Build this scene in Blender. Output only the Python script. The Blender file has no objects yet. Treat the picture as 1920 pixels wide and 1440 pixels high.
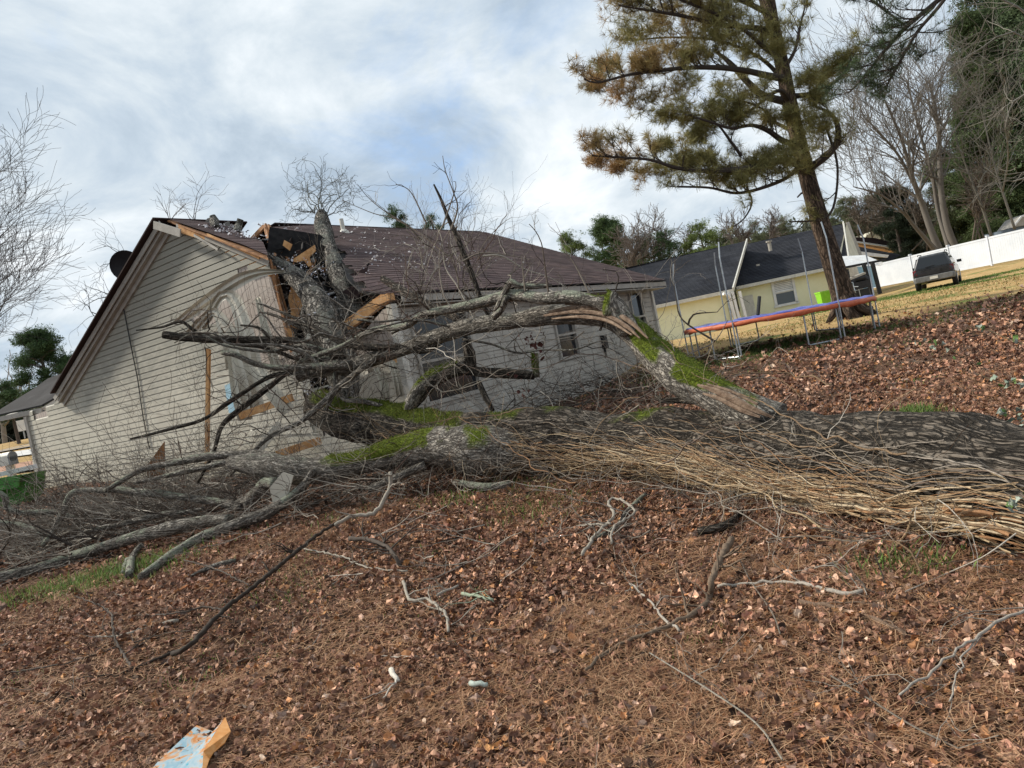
import bpy, math, random
import numpy as np
from mathutils import Vector, Matrix, Quaternion
scene=bpy.context.scene
R_=math.radians
# ---------- camera, world, sun, exposure ----------
F=1380.;TH=R_(11.7);PI_=math.atan(.039);H=1.6
c_,s_=math.cos(TH),math.sin(TH);cp,sp=math.cos(PI_),math.sin(PI_)
cam_d=bpy.data.cameras.new('camera');cam=bpy.data.objects.new('camera',cam_d);scene.collection.objects.link(cam)
scene.camera=cam
cam_d.sensor_width=36;cam_d.lens=36*F/1920;cam_d.clip_end=2000;cam_d.clip_start=.05
Rv=Vector((1,0,0));Uv=Vector((0,sp,cp));Fv=Vector((0,cp,-sp))
right=Rv*c_-Uv*s_;up=Rv*s_+Uv*c_
M=Matrix((right,up,-Fv)).transposed().to_4x4();M.translation=Vector((0,0,H));cam.matrix_world=M
SUN_EL,SUN_AZ=38,-72       # azimuth from +Y towards +X
w=bpy.data.worlds.new('World');scene.world=w;w.use_nodes=True
nt=w.node_tree;nt.nodes.clear()
def wn(t,**k):
    n=nt.nodes.new(t)
    for a,b in k.items():
        if a in n.inputs.keys(): n.inputs[a].default_value=b
        else: setattr(n,a,b)
    return n
sky=wn('ShaderNodeTexSky',sky_type='NISHITA',sun_disc=False,sun_elevation=R_(SUN_EL),sun_rotation=R_(SUN_AZ),altitude=200,air_density=1.0,dust_density=1.6,ozone_density=2.0)
tc=wn('ShaderNodeTexCoord');sep=wn('ShaderNodeSeparateXYZ');nt.links.new(tc.outputs['Generated'],sep.inputs[0])
zz=wn('ShaderNodeMath',operation='MAXIMUM');nt.links.new(sep.outputs[2],zz.inputs[0]);zz.inputs[1].default_value=0.0
za=wn('ShaderNodeMath',operation='ADD');nt.links.new(zz.outputs[0],za.inputs[0]);za.inputs[1].default_value=0.42
dx=wn('ShaderNodeMath',operation='DIVIDE');nt.links.new(sep.outputs[0],dx.inputs[0]);nt.links.new(za.outputs[0],dx.inputs[1])
dy=wn('ShaderNodeMath',operation='DIVIDE');nt.links.new(sep.outputs[1],dy.inputs[0]);nt.links.new(za.outputs[0],dy.inputs[1])
cb=wn('ShaderNodeCombineXYZ');nt.links.new(dx.outputs[0],cb.inputs[0]);nt.links.new(dy.outputs[0],cb.inputs[1])
def wnoise(scale,det,rough,dist=0.,off=0.):
    mp=wn('ShaderNodeMapping');nt.links.new(cb.outputs[0],mp.inputs[0]);mp.inputs[1].default_value=(off,off*.7,off*.3)
    n=wn('ShaderNodeTexNoise');nt.links.new(mp.outputs[0],n.inputs[0]);n.inputs['Scale'].default_value=scale;n.inputs['Detail'].default_value=det;n.inputs['Roughness'].default_value=rough;n.inputs['Distortion'].default_value=dist
    return n
def wramp(src,stops):
    r=wn('ShaderNodeValToRGB');nt.links.new(src,r.inputs[0])
    e=r.color_ramp.elements
    while len(e)<len(stops): e.new(.5)
    for i,(p,col) in enumerate(stops): e[i].position=p;e[i].color=(*col,1)
    return r
def wmix(f,a,b,mode='MIX'):
    m=wn('ShaderNodeMix',data_type='RGBA',blend_type=mode)
    if isinstance(f,(int,float)): m.inputs[0].default_value=f
    else: nt.links.new(f,m.inputs[0])
    for i,x in ((6,a),(7,b)):
        if isinstance(x,tuple): m.inputs[i].default_value=(*x,1)
        else: nt.links.new(x,m.inputs[i])
    return m.outputs[2]
cov=wnoise(2.1,10,.64,.45,3.3)
cvr=wramp(cov.outputs[0],[(.28,(0.4,)*3),(.36,(.78,)*3),(.44,(1,)*3)])
tone=wnoise(2.9,10,.6,.35,11.7)
tr=wramp(tone.outputs[0],[(.34,(2.7,3.3,3.95)),(.44,(3.5,4.1,4.7)),(.52,(4.3,4.8,5.2)),(.60,(5.1,5.5,5.8)),(.72,(6.4,6.6,6.75))])
blue=wmix(.6,sky.outputs[0],(2.2,3.7,6.2))
skyc=wmix(cvr.outputs[0],blue,tr.outputs[0])
bg=wn('ShaderNodeBackground',Strength=.094);nt.links.new(skyc,bg.inputs[0])
wo=wn('ShaderNodeOutputWorld');nt.links.new(bg.outputs[0],wo.inputs[0])
sd=bpy.data.lights.new('sun','SUN');sd.energy=3.0;sd.angle=R_(5.);sd.color=(1,.94,.82)
so=bpy.data.objects.new('sun',sd);scene.collection.objects.link(so)
sdir=Vector((math.sin(R_(SUN_AZ))*math.cos(R_(SUN_EL)),math.cos(R_(SUN_AZ))*math.cos(R_(SUN_EL)),math.sin(R_(SUN_EL))))
so.rotation_euler=sdir.to_track_quat('Z','Y').to_euler();so.location=(-20,10,30)
scene.view_settings.view_transform='Standard';scene.view_settings.look='None';scene.view_settings.exposure=0.87;scene.view_settings.gamma=1
scene.render.engine='CYCLES';scene.cycles.max_bounces=6;scene.cycles.transparent_max_bounces=6

# ---------- picture to place helpers ----------
rng=np.random.default_rng(7);random.seed(7)
A=np.array
def ray(px,py):
    dx,dy=px-960,py-720
    x=dx*c_-dy*s_;u=-dx*s_-dy*c_
    return A([x,F*cp+u*sp,-F*sp+u*cp])
def P(px,py,Y):
    r=ray(px,py);return A([0,0,H])+r*(Y/r[1])
def inter(px,py,p0,n):
    r=ray(px,py);o=A([0,0,H]);return o+r*(np.dot(A(p0)-o,n)/np.dot(r,n))
def X2(px,py,Y): return P(px,py,Y)
a_=R_(34.5);U=A([math.sin(a_),math.cos(a_),0]);W=A([-math.cos(a_),math.sin(a_),0])
N0=P(740,600,12.5);N0[2]=0
G=lambda x,y:inter(x,y,N0,U)
Lw=lambda x,y:inter(x,y,N0,W)
K=G(315,412);E0=G(740,551);D=E0-K;Dl=np.linalg.norm(D);Dn=D/Dl
RN=np.cross(U,Dn);RN/=np.linalg.norm(RN)
if RN[2]<0: RN=-RN
Rf=lambda x,y,off=0.:inter(x,y,K+RN*off,RN)
CP=A([(0,0,0),(-4,3,0),(4,2,0),(0,5,0),(4,5,.05),(-6,7,0),(0,9,.22),(5,9,.25),(-3,11,.35),(-7,10,.05),(-9,13,.3),(-13.4,20.5,.65),(-1.7,12.5,.4),(4.5,21.6,.85),
 (1.3,17,.35),(5,17.5,.6),(9.5,17.3,.5),(9.3,20,.75),(21,35.6,.6),(32.5,48,.9),(31,60,.88),(10,48,.45),(20,48,.5),(-25,42,2.2),(-35,55,2.8),(-15,60,2.0),(0,40,1.0),
 (-18,24,1.2),(-16,17,.7),(-40,10,1),(40,10,.5),(40,0,.2),(-40,-10,0),(40,-10,0),(0,-20,0),(0,90,1),(60,90,1.5),(-60,90,3),(15,25,.75),(22,20,.6),(12,12,.35),(14,6,.2),(0,60,.9)],)
CP=A([list(q) for q in CP],dtype=float)
def g(x,y):
    x=np.asarray(x,float);y=np.asarray(y,float);sh=np.broadcast(x,y).shape
    xf=np.broadcast_to(x,sh).ravel();yf=np.broadcast_to(y,sh).ravel();out=np.empty(xf.size)
    for i in range(0,xf.size,20000):
        d2=(xf[i:i+20000,None]-CP[None,:,0])**2+(yf[i:i+20000,None]-CP[None,:,1])**2
        k=1/(d2+2.5)**1.7;out[i:i+20000]=(k*CP[None,:,2]).sum(1)/k.sum(1)
    return out.reshape(sh) if sh else float(out[0])
def Pg(px,py,lift=0.):
    Y=3.
    r=ray(px,py)
    t=0.
    for k in range(400):
        Yk=2.2*1.012**k if k else 2.2
        q=A([0,0,H])+r*(Yk/r[1])
        if q[2]<=g(q[0],q[1])+lift: return q
    return q
_h=rng.random(4096)
def vn(p):      # value noise, p (n,3) -> 0..1
    i=np.floor(p).astype(int);f=p-i;f=f*f*(3-2*f);o=0
    for a in (0,1):
        for b in (0,1):
            for c in (0,1):
                hsh=((i[:,0]+a)*73856093^(i[:,1]+b)*19349663^(i[:,2]+c)*83492791)&4095
                o=o+_h[hsh]*(f[:,0] if a else 1-f[:,0])*(f[:,1] if b else 1-f[:,1])*(f[:,2] if c else 1-f[:,2])
    return o
def fbm(p,o=4):
    v=0;a=.5
    for k in range(o): v=v+a*vn(p*2.03**k+k*17.3);a*=.5
    return v/(1-.5**o)

# ---------- materials ----------
class NM:
    def __init__(s,name,rough=.8,spec=.3):
        s.m=bpy.data.materials.new(name);s.m.use_nodes=True;s.t=s.m.node_tree;s.b=s.t.nodes['Principled BSDF']
        s.b.inputs['Roughness'].default_value=rough;s.b.inputs['Specular IOR Level'].default_value=spec
        s.co=s.t.nodes.new('ShaderNodeTexCoord').outputs['Object'];s.nrm=None
    def n(s,t,**k):
        x=s.t.nodes.new(t)
        for a,b in k.items():
            if a in x.inputs.keys(): x.inputs[a].default_value=b
            else: setattr(x,a,b)
        return x
    def l(s,a,b): s.t.links.new(a,b)
    def attr(s,nm): return s.n('ShaderNodeAttribute',attribute_name=nm)
    def map(s,co,sc=(1,1,1),loc=(0,0,0)):
        m=s.n('ShaderNodeMapping');s.l(co,m.inputs[0]);m.inputs['Scale'].default_value=sc;m.inputs['Location'].default_value=loc;return m.outputs[0]
    def noise(s,sc,det=5,rough=.6,co=None,dist=0.):
        x=s.n('ShaderNodeTexNoise');s.l(co if co is not None else s.co,x.inputs[0])
        x.inputs['Scale'].default_value=sc;x.inputs['Detail'].default_value=det;x.inputs['Roughness'].default_value=rough;x.inputs['Distortion'].default_value=dist;return x.outputs[0]
    def vor(s,sc,co=None,feat='F1',out='Distance',rnd=1.):
        x=s.n('ShaderNodeTexVoronoi',feature=feat);s.l(co if co is not None else s.co,x.inputs[0]);x.inputs['Scale'].default_value=sc;x.inputs['Randomness'].default_value=rnd;return x.outputs[out]
    def ramp(s,src,stops,interp='LINEAR'):
        r=s.n('ShaderNodeValToRGB');s.l(src,r.inputs[0]);e=r.color_ramp.elements;r.color_ramp.interpolation=interp
        while len(e)<len(stops): e.new(.5)
        for i,(p,col) in enumerate(stops):
            e[i].position=p;e[i].color=(*((col,)*3 if isinstance(col,(int,float)) else col),1)
        return r.outputs[0]
    def mix(s,f,a,b,mode='MIX'):
        m=s.n('ShaderNodeMix',data_type='RGBA',blend_type=mode)
        if isinstance(f,(int,float)): m.inputs[0].default_value=f
        else: s.l(f,m.inputs[0])
        for i,x in ((6,a),(7,b)):
            if isinstance(x,tuple): m.inputs[i].default_value=(*x,1)
            else: s.l(x,m.inputs[i])
        return m.outputs[2]
    def math(s,op,a,b=0.,clamp=False):
        m=s.n('ShaderNodeMath',operation=op,use_clamp=clamp)
        for i,x in ((0,a),(1,b)):
            if isinstance(x,(int,float)): m.inputs[i].default_value=x
            else: s.l(x,m.inputs[i])
        return m.outputs[0]
    def col(s,x):
        if isinstance(x,tuple): s.b.inputs['Base Color'].default_value=(*x,1)
        else: s.l(x,s.b.inputs['Base Color'])
        return s
    def bump(s,h,st=.5,dist=.01):
        b=s.n('ShaderNodeBump');b.inputs['Strength'].default_value=st;b.inputs['Distance'].default_value=dist;s.l(h,b.inputs['Height'])
        if s.nrm is not None: s.l(s.nrm,b.inputs['Normal'])
        s.nrm=b.outputs[0];s.l(s.nrm,s.b.inputs['Normal']);return s
def two(name,c1,c2,sc=4,rough=.8,bst=.3,bd=.004,spec=.3,lo=.35,hi=.65,metal=0,stretch=None):
    m=NM(name,rough,spec);co=m.map(m.co,stretch) if stretch else None
    n=m.noise(sc,6,.65,co);m.col(m.ramp(n,[(lo,c1),(hi,c2)]))
    if bst: m.bump(m.noise(sc*6,4,.7,co),bst,bd)
    if metal: m.b.inputs['Metallic'].default_value=metal
    return m.m
def vcol(name,rough=.85,spec=.15,sc=0,trans=0):   # colour from the mesh's own per-piece colour attribute
    m=NM(name,rough,spec);a=m.attr('Col').outputs['Color']
    if sc: a=m.mix(1.,a,m.ramp(m.noise(sc,4,.7),[(.3,.6),(.7,1.35)]),'MULTIPLY')
    m.col(a)
    if trans:
        t=m.n('ShaderNodeBsdfTranslucent');m.l(a,t.inputs[0]);x=m.n('ShaderNodeMixShader');x.inputs[0].default_value=trans
        m.l(m.b.outputs[0],x.inputs[1]);m.l(t.outputs[0],x.inputs[2]);m.l(x.outputs[0],m.t.nodes['Material Output'].inputs[0])
    return m.m

# ---------- mesh helpers ----------
class MB:
    def __init__(s): s.V=[];s.Q=[];s.C=[];s.B=[];s.n=0
    def add(s,v,f,col=None,buv=None):
        v=np.asarray(v,float).reshape(-1,3);k=len(v);s.V.append(v)
        if not isinstance(f,list): f=[np.asarray(f,int)]
        for q in f: s.Q.append(np.asarray(q,int)+s.n)
        if col is None: col=(.5,.5,.5)
        col=np.asarray(col,float)
        if col.ndim==1: col=np.tile(col[:3],(k,1))
        s.C.append(col[:,:3]);s.B.append(np.asarray(buv,float) if buv is not None else v.copy());s.n+=k
    def poly(s,pts,col=None):
        s.V.append(np.asarray(pts,float));k=len(pts);s.Q.append(np.arange(k)[None]+s.n)
        s.C.append(np.tile(A(col if col is not None else (.5,.5,.5))[:3],(k,1)));s.B.append(np.asarray(pts,float));s.n+=k
    def prism(s,pts,vec,col=None):   # polygon extruded by vec
        p=np.asarray(pts,float);q=p+np.asarray(vec,float);k=len(p)
        nrm=sum(np.cross(p[i]-p[0],p[(i+1)%k]-p[0]) for i in range(1,k-1))
        if np.dot(nrm,vec)>0: p,q=p[::-1],q[::-1]
        v=np.vstack([p,q]);i=np.arange(k);j=(i+1)%k
        s.add(v,[i[None],(i[::-1]+k)[None],np.stack([j,i,i+k,j+k],1)],col)
    def box(s,c,size,rot=None,col=None):
        h=A(size)/2.;v=A([(x,y,z) for x in(-1,1) for y in(-1,1) for z in(-1,1)])*h
        if rot is not None: v=v@np.asarray(rot).T
        s.add(v+A(c),[A([(0,1,3,2),(4,6,7,5),(0,4,5,1),(2,3,7,6),(0,2,6,4),(1,5,7,3)])],col)
    def beam(s,a,b,wd,th,up=(0,0,1),col=None):
        a=A(a,dtype=float);b=A(b,dtype=float);d=b-a;L=np.linalg.norm(d);d/=L;u=A(up,dtype=float)
        x=np.cross(d,u);
        if np.linalg.norm(x)<1e-3: x=np.cross(d,A([1.,0,0]))
        x/=np.linalg.norm(x);z=np.cross(x,d);s.box((a+b)/2,(L,wd,th),np.stack([d,x,z],1),col)
    def tube(s,pts,rad,k=8,col=None,disp=None,cap=True,bs=1.):
        p=np.asarray(pts,float);n=len(p);rad=np.broadcast_to(np.asarray(rad,float),(n,))
        t=np.gradient(p,axis=0);t/=np.linalg.norm(t,axis=1,keepdims=True)+1e-9
        u=np.cross(t[0],A([0,0,1.]));
        if np.linalg.norm(u)<.1:u=np.cross(t[0],A([0,1.,0]))
        u/=np.linalg.norm(u);fr=np.empty((n,3));fr[0]=u
        for i in range(1,n):
            u=u-t[i]*np.dot(u,t[i]);u/=np.linalg.norm(u)+1e-9;fr[i]=u
        w2=np.cross(t,fr);ang=np.arange(k)*2*math.pi/k
        ca,sa=np.cos(ang),np.sin(ang)
        dirs=fr[:,None]*ca[None,:,None]+w2[:,None]*sa[None,:,None]
        al=np.concatenate([[0],np.cumsum(np.linalg.norm(np.diff(p,axis=0),axis=1))])
        rr=np.broadcast_to(rad[:,None],(n,k)).copy()
        mr=float(rad.mean())
        buv=np.stack([np.broadcast_to(ca*mr,(n,k)),np.broadcast_to(sa*mr,(n,k)),np.broadcast_to(al[:,None]*bs,(n,k))],-1)
        if disp is not None: rr=rr*disp(buv.reshape(-1,3),dirs.reshape(-1,3)).reshape(n,k)
        v=p[:,None]+dirs*rr[...,None]
        i=np.arange(n-1)[:,None]*k;j=np.arange(k)[None];j2=(j+1)%k
        q=np.stack([i+j,i+j2,i+k+j2,i+k+j],-1).reshape(-1,4)
        fs=[q]
        if cap: fs+= [np.arange(k)[::-1][None],(np.arange(k)+(n-1)*k)[None]]
        cc=col
        if callable(col): cc=col(v.reshape(-1,3),dirs.reshape(-1,3))
        s.add(v.reshape(-1,3),fs,cc,buv.reshape(-1,3))
    def build(s,name,mat,parent=None,smooth=False):
        me=bpy.data.meshes.new(name)
        if s.n==0: raise Exception('empty '+name)
        V=np.concatenate(s.V).astype(np.float32);C=np.concatenate(s.C);B=np.concatenate(s.B).astype(np.float32)
        li=np.concatenate([q.ravel() for q in s.Q]);ln=np.concatenate([np.full(len(q),q.shape[1]) for q in s.Q])
        me.vertices.add(len(V));me.vertices.foreach_set('co',V.ravel())
        me.loops.add(len(li));me.loops.foreach_set('vertex_index',li.astype(np.int32))
        me.polygons.add(len(ln));st=np.concatenate([[0],np.cumsum(ln)[:-1]]).astype(np.int32)
        me.polygons.foreach_set('loop_start',st);me.polygons.foreach_set('loop_total',ln.astype(np.int32))
        me.polygons.foreach_set('use_smooth',np.full(len(ln),smooth))
        a=me.attributes.new('Col','FLOAT_COLOR','POINT');a.data.foreach_set('color',np.concatenate([C,np.ones((len(C),1))],1).astype(np.float32).ravel())
        a=me.attributes.new('buv','FLOAT_VECTOR','POINT');a.data.foreach_set('vector',B.ravel())
        me.update(calc_edges=True);me.validate()
        if isinstance(mat,list):
            for m in mat: me.materials.append(m)
        else: me.materials.append(mat)
        o=bpy.data.objects.new(name,me);scene.collection.objects.link(o)
        if parent is not None:
            o.parent=parent
            if parent.type=='EMPTY': o.matrix_parent_inverse=Matrix.Translation(-Vector(parent.location))
        return o
def tag(o,label=None,cat=None,group=None,kind=None):
    if label:o['label']=label
    if cat:o['category']=cat
    if group:o['group']=group
    if kind:o['kind']=kind
    return o
def thing(name,loc,label,cat,group=None):
    o=bpy.data.objects.new(name,None);scene.collection.objects.link(o);o.location=tuple(float(v) for v in loc);o.empty_display_size=.3
    return tag(o,label,cat,group)
def spl(pts,step=None,n=None):   # catmull-rom through (.., k) columns
    p=np.asarray(pts,float);m=len(p)
    if m<3: 
        k=n or 8;t=np.linspace(0,1,k)[:,None];return p[0]*(1-t)+p[-1]*t
    q=np.vstack([2*p[0]-p[1],p,2*p[-1]-p[-2]]);out=[]
    for i in range(1,m):
        L=np.linalg.norm(q[i+1,:3]-q[i,:3]);k=max(2,int(L/(step or .1)))
        t=np.linspace(0,1,k,endpoint=False)[:,None];a,b,c,d=q[i-1],q[i],q[i+1],q[i+2]
        out.append(.5*((2*b)+(-a+c)*t+(2*a-5*b+4*c-d)*t**2+(-a+3*b-3*c+d)*t**3))
    out.append(p[-1:]);return np.vstack(out)
def scan(poly,t):
    xs=[];k=len(poly)
    for i in range(k):
        a,b=poly[i],poly[(i+1)%k]
        if (a[1]<=t)!=(b[1]<=t): xs.append(a[0]+(b[0]-a[0])*(t-a[1])/(b[1]-a[1]))
    return sorted(xs)
def laps(mb,poly,o,e1,e2,n,h,proj,deform=None,seg=.6,jit=None,lift=None,col=None,t0=None,groove=False):
    poly=[tuple(map(float,q)) for q in poly];lo=min(q[1] for q in poly);hi=max(q[1] for q in poly)
    t=math.floor((lo if t0 is None else t0)/h)*h
    while t<hi:
        a=max(t,lo)+1e-4;b=min(t+h,hi)-1e-4;t+=h
        if b<=a: continue
        xa,xb=scan(poly,a),scan(poly,b)
        if len(xa)!=len(xb):
            xm=scan(poly,(a+b)/2)
            if len(xa)<len(xb): xa=xm if len(xm)==len(xb) else xb
            else: xb=xm if len(xm)==len(xa) else xa
        for i in range(0,len(xa)-1,2):
            l0,r0,l1,r1=xa[i],xa[i+1],xb[i],xb[i+1]
            if jit:
                d=jit(l0,a);l0+=d;l1+=d;d=jit(r0,a);r0-=d;r1-=d
            if r0-l0<.02 and r1-l1<.02: continue
            k=max(2,int((r0-l0)/seg)+1);f=np.linspace(0,1,k)[:,None]
            s0=l0+(r0-l0)*f;s1=l1+(r1-l1)*f
            lf=(lift(s0,np.full_like(s0,a)) if lift else 0)
            A0=o+e1*s0+e2*a+n*(proj+lf);A1=o+e1*s1+e2*b+n*(-.003 if groove else .003);B0=o+e1*s0+e2*a+n*.0005
            sm=s0*.2+s1*.8;AM=o+e1*sm+e2*(a*.2+b*.8)+n*(proj*.6)
            vs=np.vstack([A0,A1,B0,AM] if groove else [A0,A1,B0])
            if deform: vs=deform(vs)
            j=np.arange(k-1);flip=np.dot(np.cross(e1,e2),n)<0
            if groove: q1=np.concatenate([np.stack([j,j+1,j+1+3*k,j+3*k],1),np.stack([j+3*k,j+1+3*k,j+1+k,j+k],1)])
            else: q1=np.stack([j,j+1,j+1+k,j+k],1)
            q2=np.stack([j+1,j,j+2*k,j+1+2*k],1)
            if flip:q1=q1[:,::-1];q2=q2[:,::-1]
            mb.add(vs,[q1,q2],(col() if callable(col) else col))
def pl2(pts3,o,e1,e2): return [(float(np.dot(p-o,e1)),float(np.dot(p-o,e2))) for p in pts3]
def twigs(mb,p,d,L,r,depth,col,k=4,spread=.6,grav=0.,nb=3,wob=.25,rmin=.0012,zfloor=None,taper=.35,lr=(.45,.8)):
    n=max(4,int(5+depth));d=A(d,dtype=float);d/=np.linalg.norm(d)+1e-9;pts=[A(p,dtype=float)];dd=d.copy()
    for i in range(n):
        dd=dd+rng.normal(0,wob,3);dd[2]+=grav;dd/=np.linalg.norm(dd);q=pts[-1]+dd*L/n
        if zfloor is not None:
            gz=zfloor
            if q[2]<gz:q[2]=gz+.01;dd[2]=abs(dd[2])*.3
        pts.append(q)
    pts=np.array(pts);rad=np.linspace(r,max(rmin,r*taper),n+1);mb.tube(pts,rad,k if r>.004 else 3,col() if callable(col) else col,cap=False)
    if depth<=0: return
    for b in range(nb):
        i=int(rng.integers(max(1,n//4),n+1));i=min(i,n)
        t=pts[i]-pts[i-1];t/=np.linalg.norm(t)+1e-9
        x=rng.normal(0,1,3);x-=t*np.dot(x,t);x/=np.linalg.norm(x)+1e-9
        nd=t*math.cos(spread)+x*math.sin(spread)*(.7+.6*rng.random())
        twigs(mb,pts[i],nd,L*rng.uniform(*lr),max(rmin,rad[i]*.62),depth-1,col,k,spread,grav,nb,wob,rmin,zfloor,taper,lr)
# =============== MATERIALS ===============
def m_bark(name,dark,light,ridge,mossc=(.11,.145,.015),lich=(.27,.29,.23),bd=.02,sc=26):
    m=NM(name,.9,.15);b=m.attr('buv').outputs['Vector'];at=m.attr('Col').outputs['Color']
    sp_=m.n('ShaderNodeSeparateColor');m.l(at,sp_.inputs[0])
    wob=m.mix(.12,b,m.n('ShaderNodeTexNoise').outputs['Color'],'ADD') if 0 else b
    co=m.map(wob,(1,1,ridge));nz=m.noise(sc*.8,4,.6,co,1.2)
    n2=m.n('ShaderNodeTexNoise');m.l(co,n2.inputs[0]);n2.inputs['Scale'].default_value=sc*.35;n2.inputs['Detail'].default_value=4
    co2=m.mix(.10,co,n2.outputs['Color'],'ADD')
    v=m.vor(sc,co2,'DISTANCE_TO_EDGE');v2=m.vor(sc*2.3,co2,'F1')
    fn=m.noise(sc*.55,5,.62,m.map(b,(1,1,ridge*.42)),1.4)
    fur=m.ramp(m.math('ABSOLUTE',m.math('SUBTRACT',fn,.5)),[(0,0.),(.018,.25),(.06,1.)])
    crack=m.mix(1.,fur,m.ramp(v,[(0,.25),(.09,.8),(.22,1.)]),'MULTIPLY')
    h=m.mix(.3,crack,m.mix(.5,v2,nz),'MIX')
    base=m.mix(crack,dark,m.ramp(nz,[(.3,tuple(.55*x for x in light)),(.55,light),(.75,tuple(min(1,1.5*x) for x in light))]))
    ln=m.noise(9,5,.7);lf=m.math('MULTIPLY',m.ramp(m.math('ADD',ln,m.math('MULTIPLY',sp_.outputs[1],.22)),[(.62,0.),(.72,1.)]),sp_.outputs[1])
    base=m.mix(lf,base,m.ramp(m.noise(60,3,.7),[(.3,tuple(.6*x for x in lich)),(.7,lich)]))
    mn=m.noise(9,8,.8);mf=m.ramp(m.math('ADD',m.math('MULTIPLY',mn,.8),sp_.outputs[0]),[(.70,0.),(1.1,1.)])
    mc=m.ramp(m.noise(45,4,.75),[(.3,tuple(.45*x for x in mossc)),(.55,mossc),(.75,(mossc[0]*2.3,mossc[1]*1.9,mossc[2]*1.5))])
    m.col(m.mix(mf,base,mc));m.bump(h,1.,bd);m.bump(m.noise(140,3,.8),.5,.004);return m.m
M_log=m_bark('log_bark',(.012,.010,.008),(.165,.138,.112),.28,bd=.06,sc=29)
M_limb=m_bark('limb_bark',(.05,.042,.035),(.36,.325,.28),.45,bd=.02,sc=36,lich=(.34,.36,.28))
M_stem=m_bark('rough_stem_bark',(.010,.008,.007),(.27,.245,.215),.6,bd=.05,sc=17,lich=(.22,.22,.19))
M_pbark=m_bark('pine_bark',(.022,.016,.012),(.13,.09,.065),.35,bd=.03,sc=12)
M_twig=vcol('twig_bark',.85,.2,90)
M_vine=vcol('vine_bark',.8,.2,70)
M_leaf=vcol('dead_leaf',.75,.25,60,.0)
M_need=vcol('pine_needle',.6,.3,0,.2)
M_fol=vcol('foliage',.75,.2,0,.25)
M_grass=vcol('grass_blade',.7,.2,0,.3)
M_wood=two('fresh_split_wood',(.42,.20,.075),(.66,.38,.17),7,.8,.5,.006,stretch=(1,1,1))
M_wood2=two('roof_framing_wood',(.16,.075,.035),(.40,.20,.09),6,.85,.5,.006)
M_heart=two('torn_heartwood',(.13,.08,.052),(.31,.22,.155),18,.85,.8,.01)
def m_siding():
    m=NM('grimy_beige_siding',.55,.35)
    sx=m.n('ShaderNodeSeparateXYZ');m.l(m.co,sx.inputs[0])
    hz=m.ramp(sx.outputs[2],[(0,0.),(1,1.)])
    st=m.math('MULTIPLY',m.math('SUBTRACT',sx.outputs[2],2.2),.23)   # dirt gathers high on the gable
    dn=m.noise(1.3,6,.75,m.map(m.co,(1.2,1.2,2.6)));d2=m.noise(9,5,.75,m.map(m.co,(.6,.6,2.2)))
    dirt=m.math('ADD',m.math('MULTIPLY',dn,.7),m.math('MULTIPLY',d2,.6))
    f=m.ramp(m.math('ADD',dirt,st),[(.60,0.),(.92,.9)])
    base=m.ramp(m.noise(3,4,.6),[(.3,(.43,.395,.325)),(.7,(.54,.505,.42))])
    f2=m.ramp(m.math('SUBTRACT',m.math('MULTIPLY',dn,1.4),m.math('MULTIPLY',sx.outputs[2],.42)),[(.30,0.),(.62,.6)])
    base=m.mix(f2,base,(.30,.265,.19))
    m.col(m.mix(f,base,(.245,.235,.195)));m.bump(m.noise(5,3,.5),.15,.01);return m.m
M_sid=m_siding()
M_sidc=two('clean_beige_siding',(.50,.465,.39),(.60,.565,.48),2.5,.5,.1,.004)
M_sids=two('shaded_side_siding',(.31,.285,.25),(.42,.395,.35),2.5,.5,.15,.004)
M_trim=two('taupe_trim',(.30,.28,.25),(.40,.375,.335),5,.55,.1,.003)
M_trimw=two('pale_trim',(.50,.48,.43),(.66,.64,.58),5,.5,.1,.003)
def m_groove():
    m=NM('grooved_mauve_panel',.85,.2)
    dt=m.n('ShaderNodeVectorMath',operation='DOT_PRODUCT');m.l(m.co,dt.inputs[0]);dt.inputs[1].default_value=(W[0],W[1],0)
    fr=m.math('FRACT',m.math('MULTIPLY',dt.outputs['Value'],7.8))
    gr=m.ramp(fr,[(0,0.),(.04,0.),(.08,1.),(1,1.)])
    base=m.ramp(m.noise(14,6,.8,m.map(m.co,(1,1,.35))),[(.25,(.36,.305,.27)),(.6,(.53,.46,.41)),(.8,(.62,.56,.50))])
    m.col(m.mix(gr,(.05,.04,.035),base));m.bump(gr,.6,.01);return m.m
M_groove=m_groove()
def m_shingle(name,c1,c2,c3):
    m=NM(name,.9,.15);a=m.attr('Col').outputs['Color']
    n=m.noise(1.2,5,.6);n2=m.noise(120,2,.8)
    m.col(m.mix(1.,m.mix(1.,m.ramp(n,[(.3,c1),(.6,c2),(.8,c3)]),m.ramp(n2,[(.25,.65),(.7,1.25)]),'MULTIPLY'),a,'MULTIPLY'));m.bump(n2,.5,.004);return m.m
M_sh=m_shingle('brown_shingle',(.075,.050,.050),(.10,.068,.067),(.135,.088,.072))
M_shd=m_shingle('charcoal_shingle',(.026,.028,.036),(.036,.038,.046),(.05,.05,.058))
M_felt=two('torn_roofing_felt',(.008,.008,.009),(.03,.028,.028),8,.9,.6,.02)
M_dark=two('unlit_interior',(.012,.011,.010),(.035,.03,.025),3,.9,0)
M_insul=two('insulation_fluff',(.45,.45,.52),(.75,.75,.82),20,.95,.6,.01)
M_white=two('white_paint',(.62,.62,.62),(.78,.78,.77),3,.45,.05,.002)
M_vinyl=two('white_vinyl',(.55,.59,.65),(.68,.71,.76),.6,.35,0)
M_yel=two('pale_yellow_siding',(.76,.745,.50),(.84,.82,.58),1.2,.6,0)
M_cream=two('cream_gable',(.50,.48,.38),(.60,.58,.48),2,.6,0)
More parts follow.
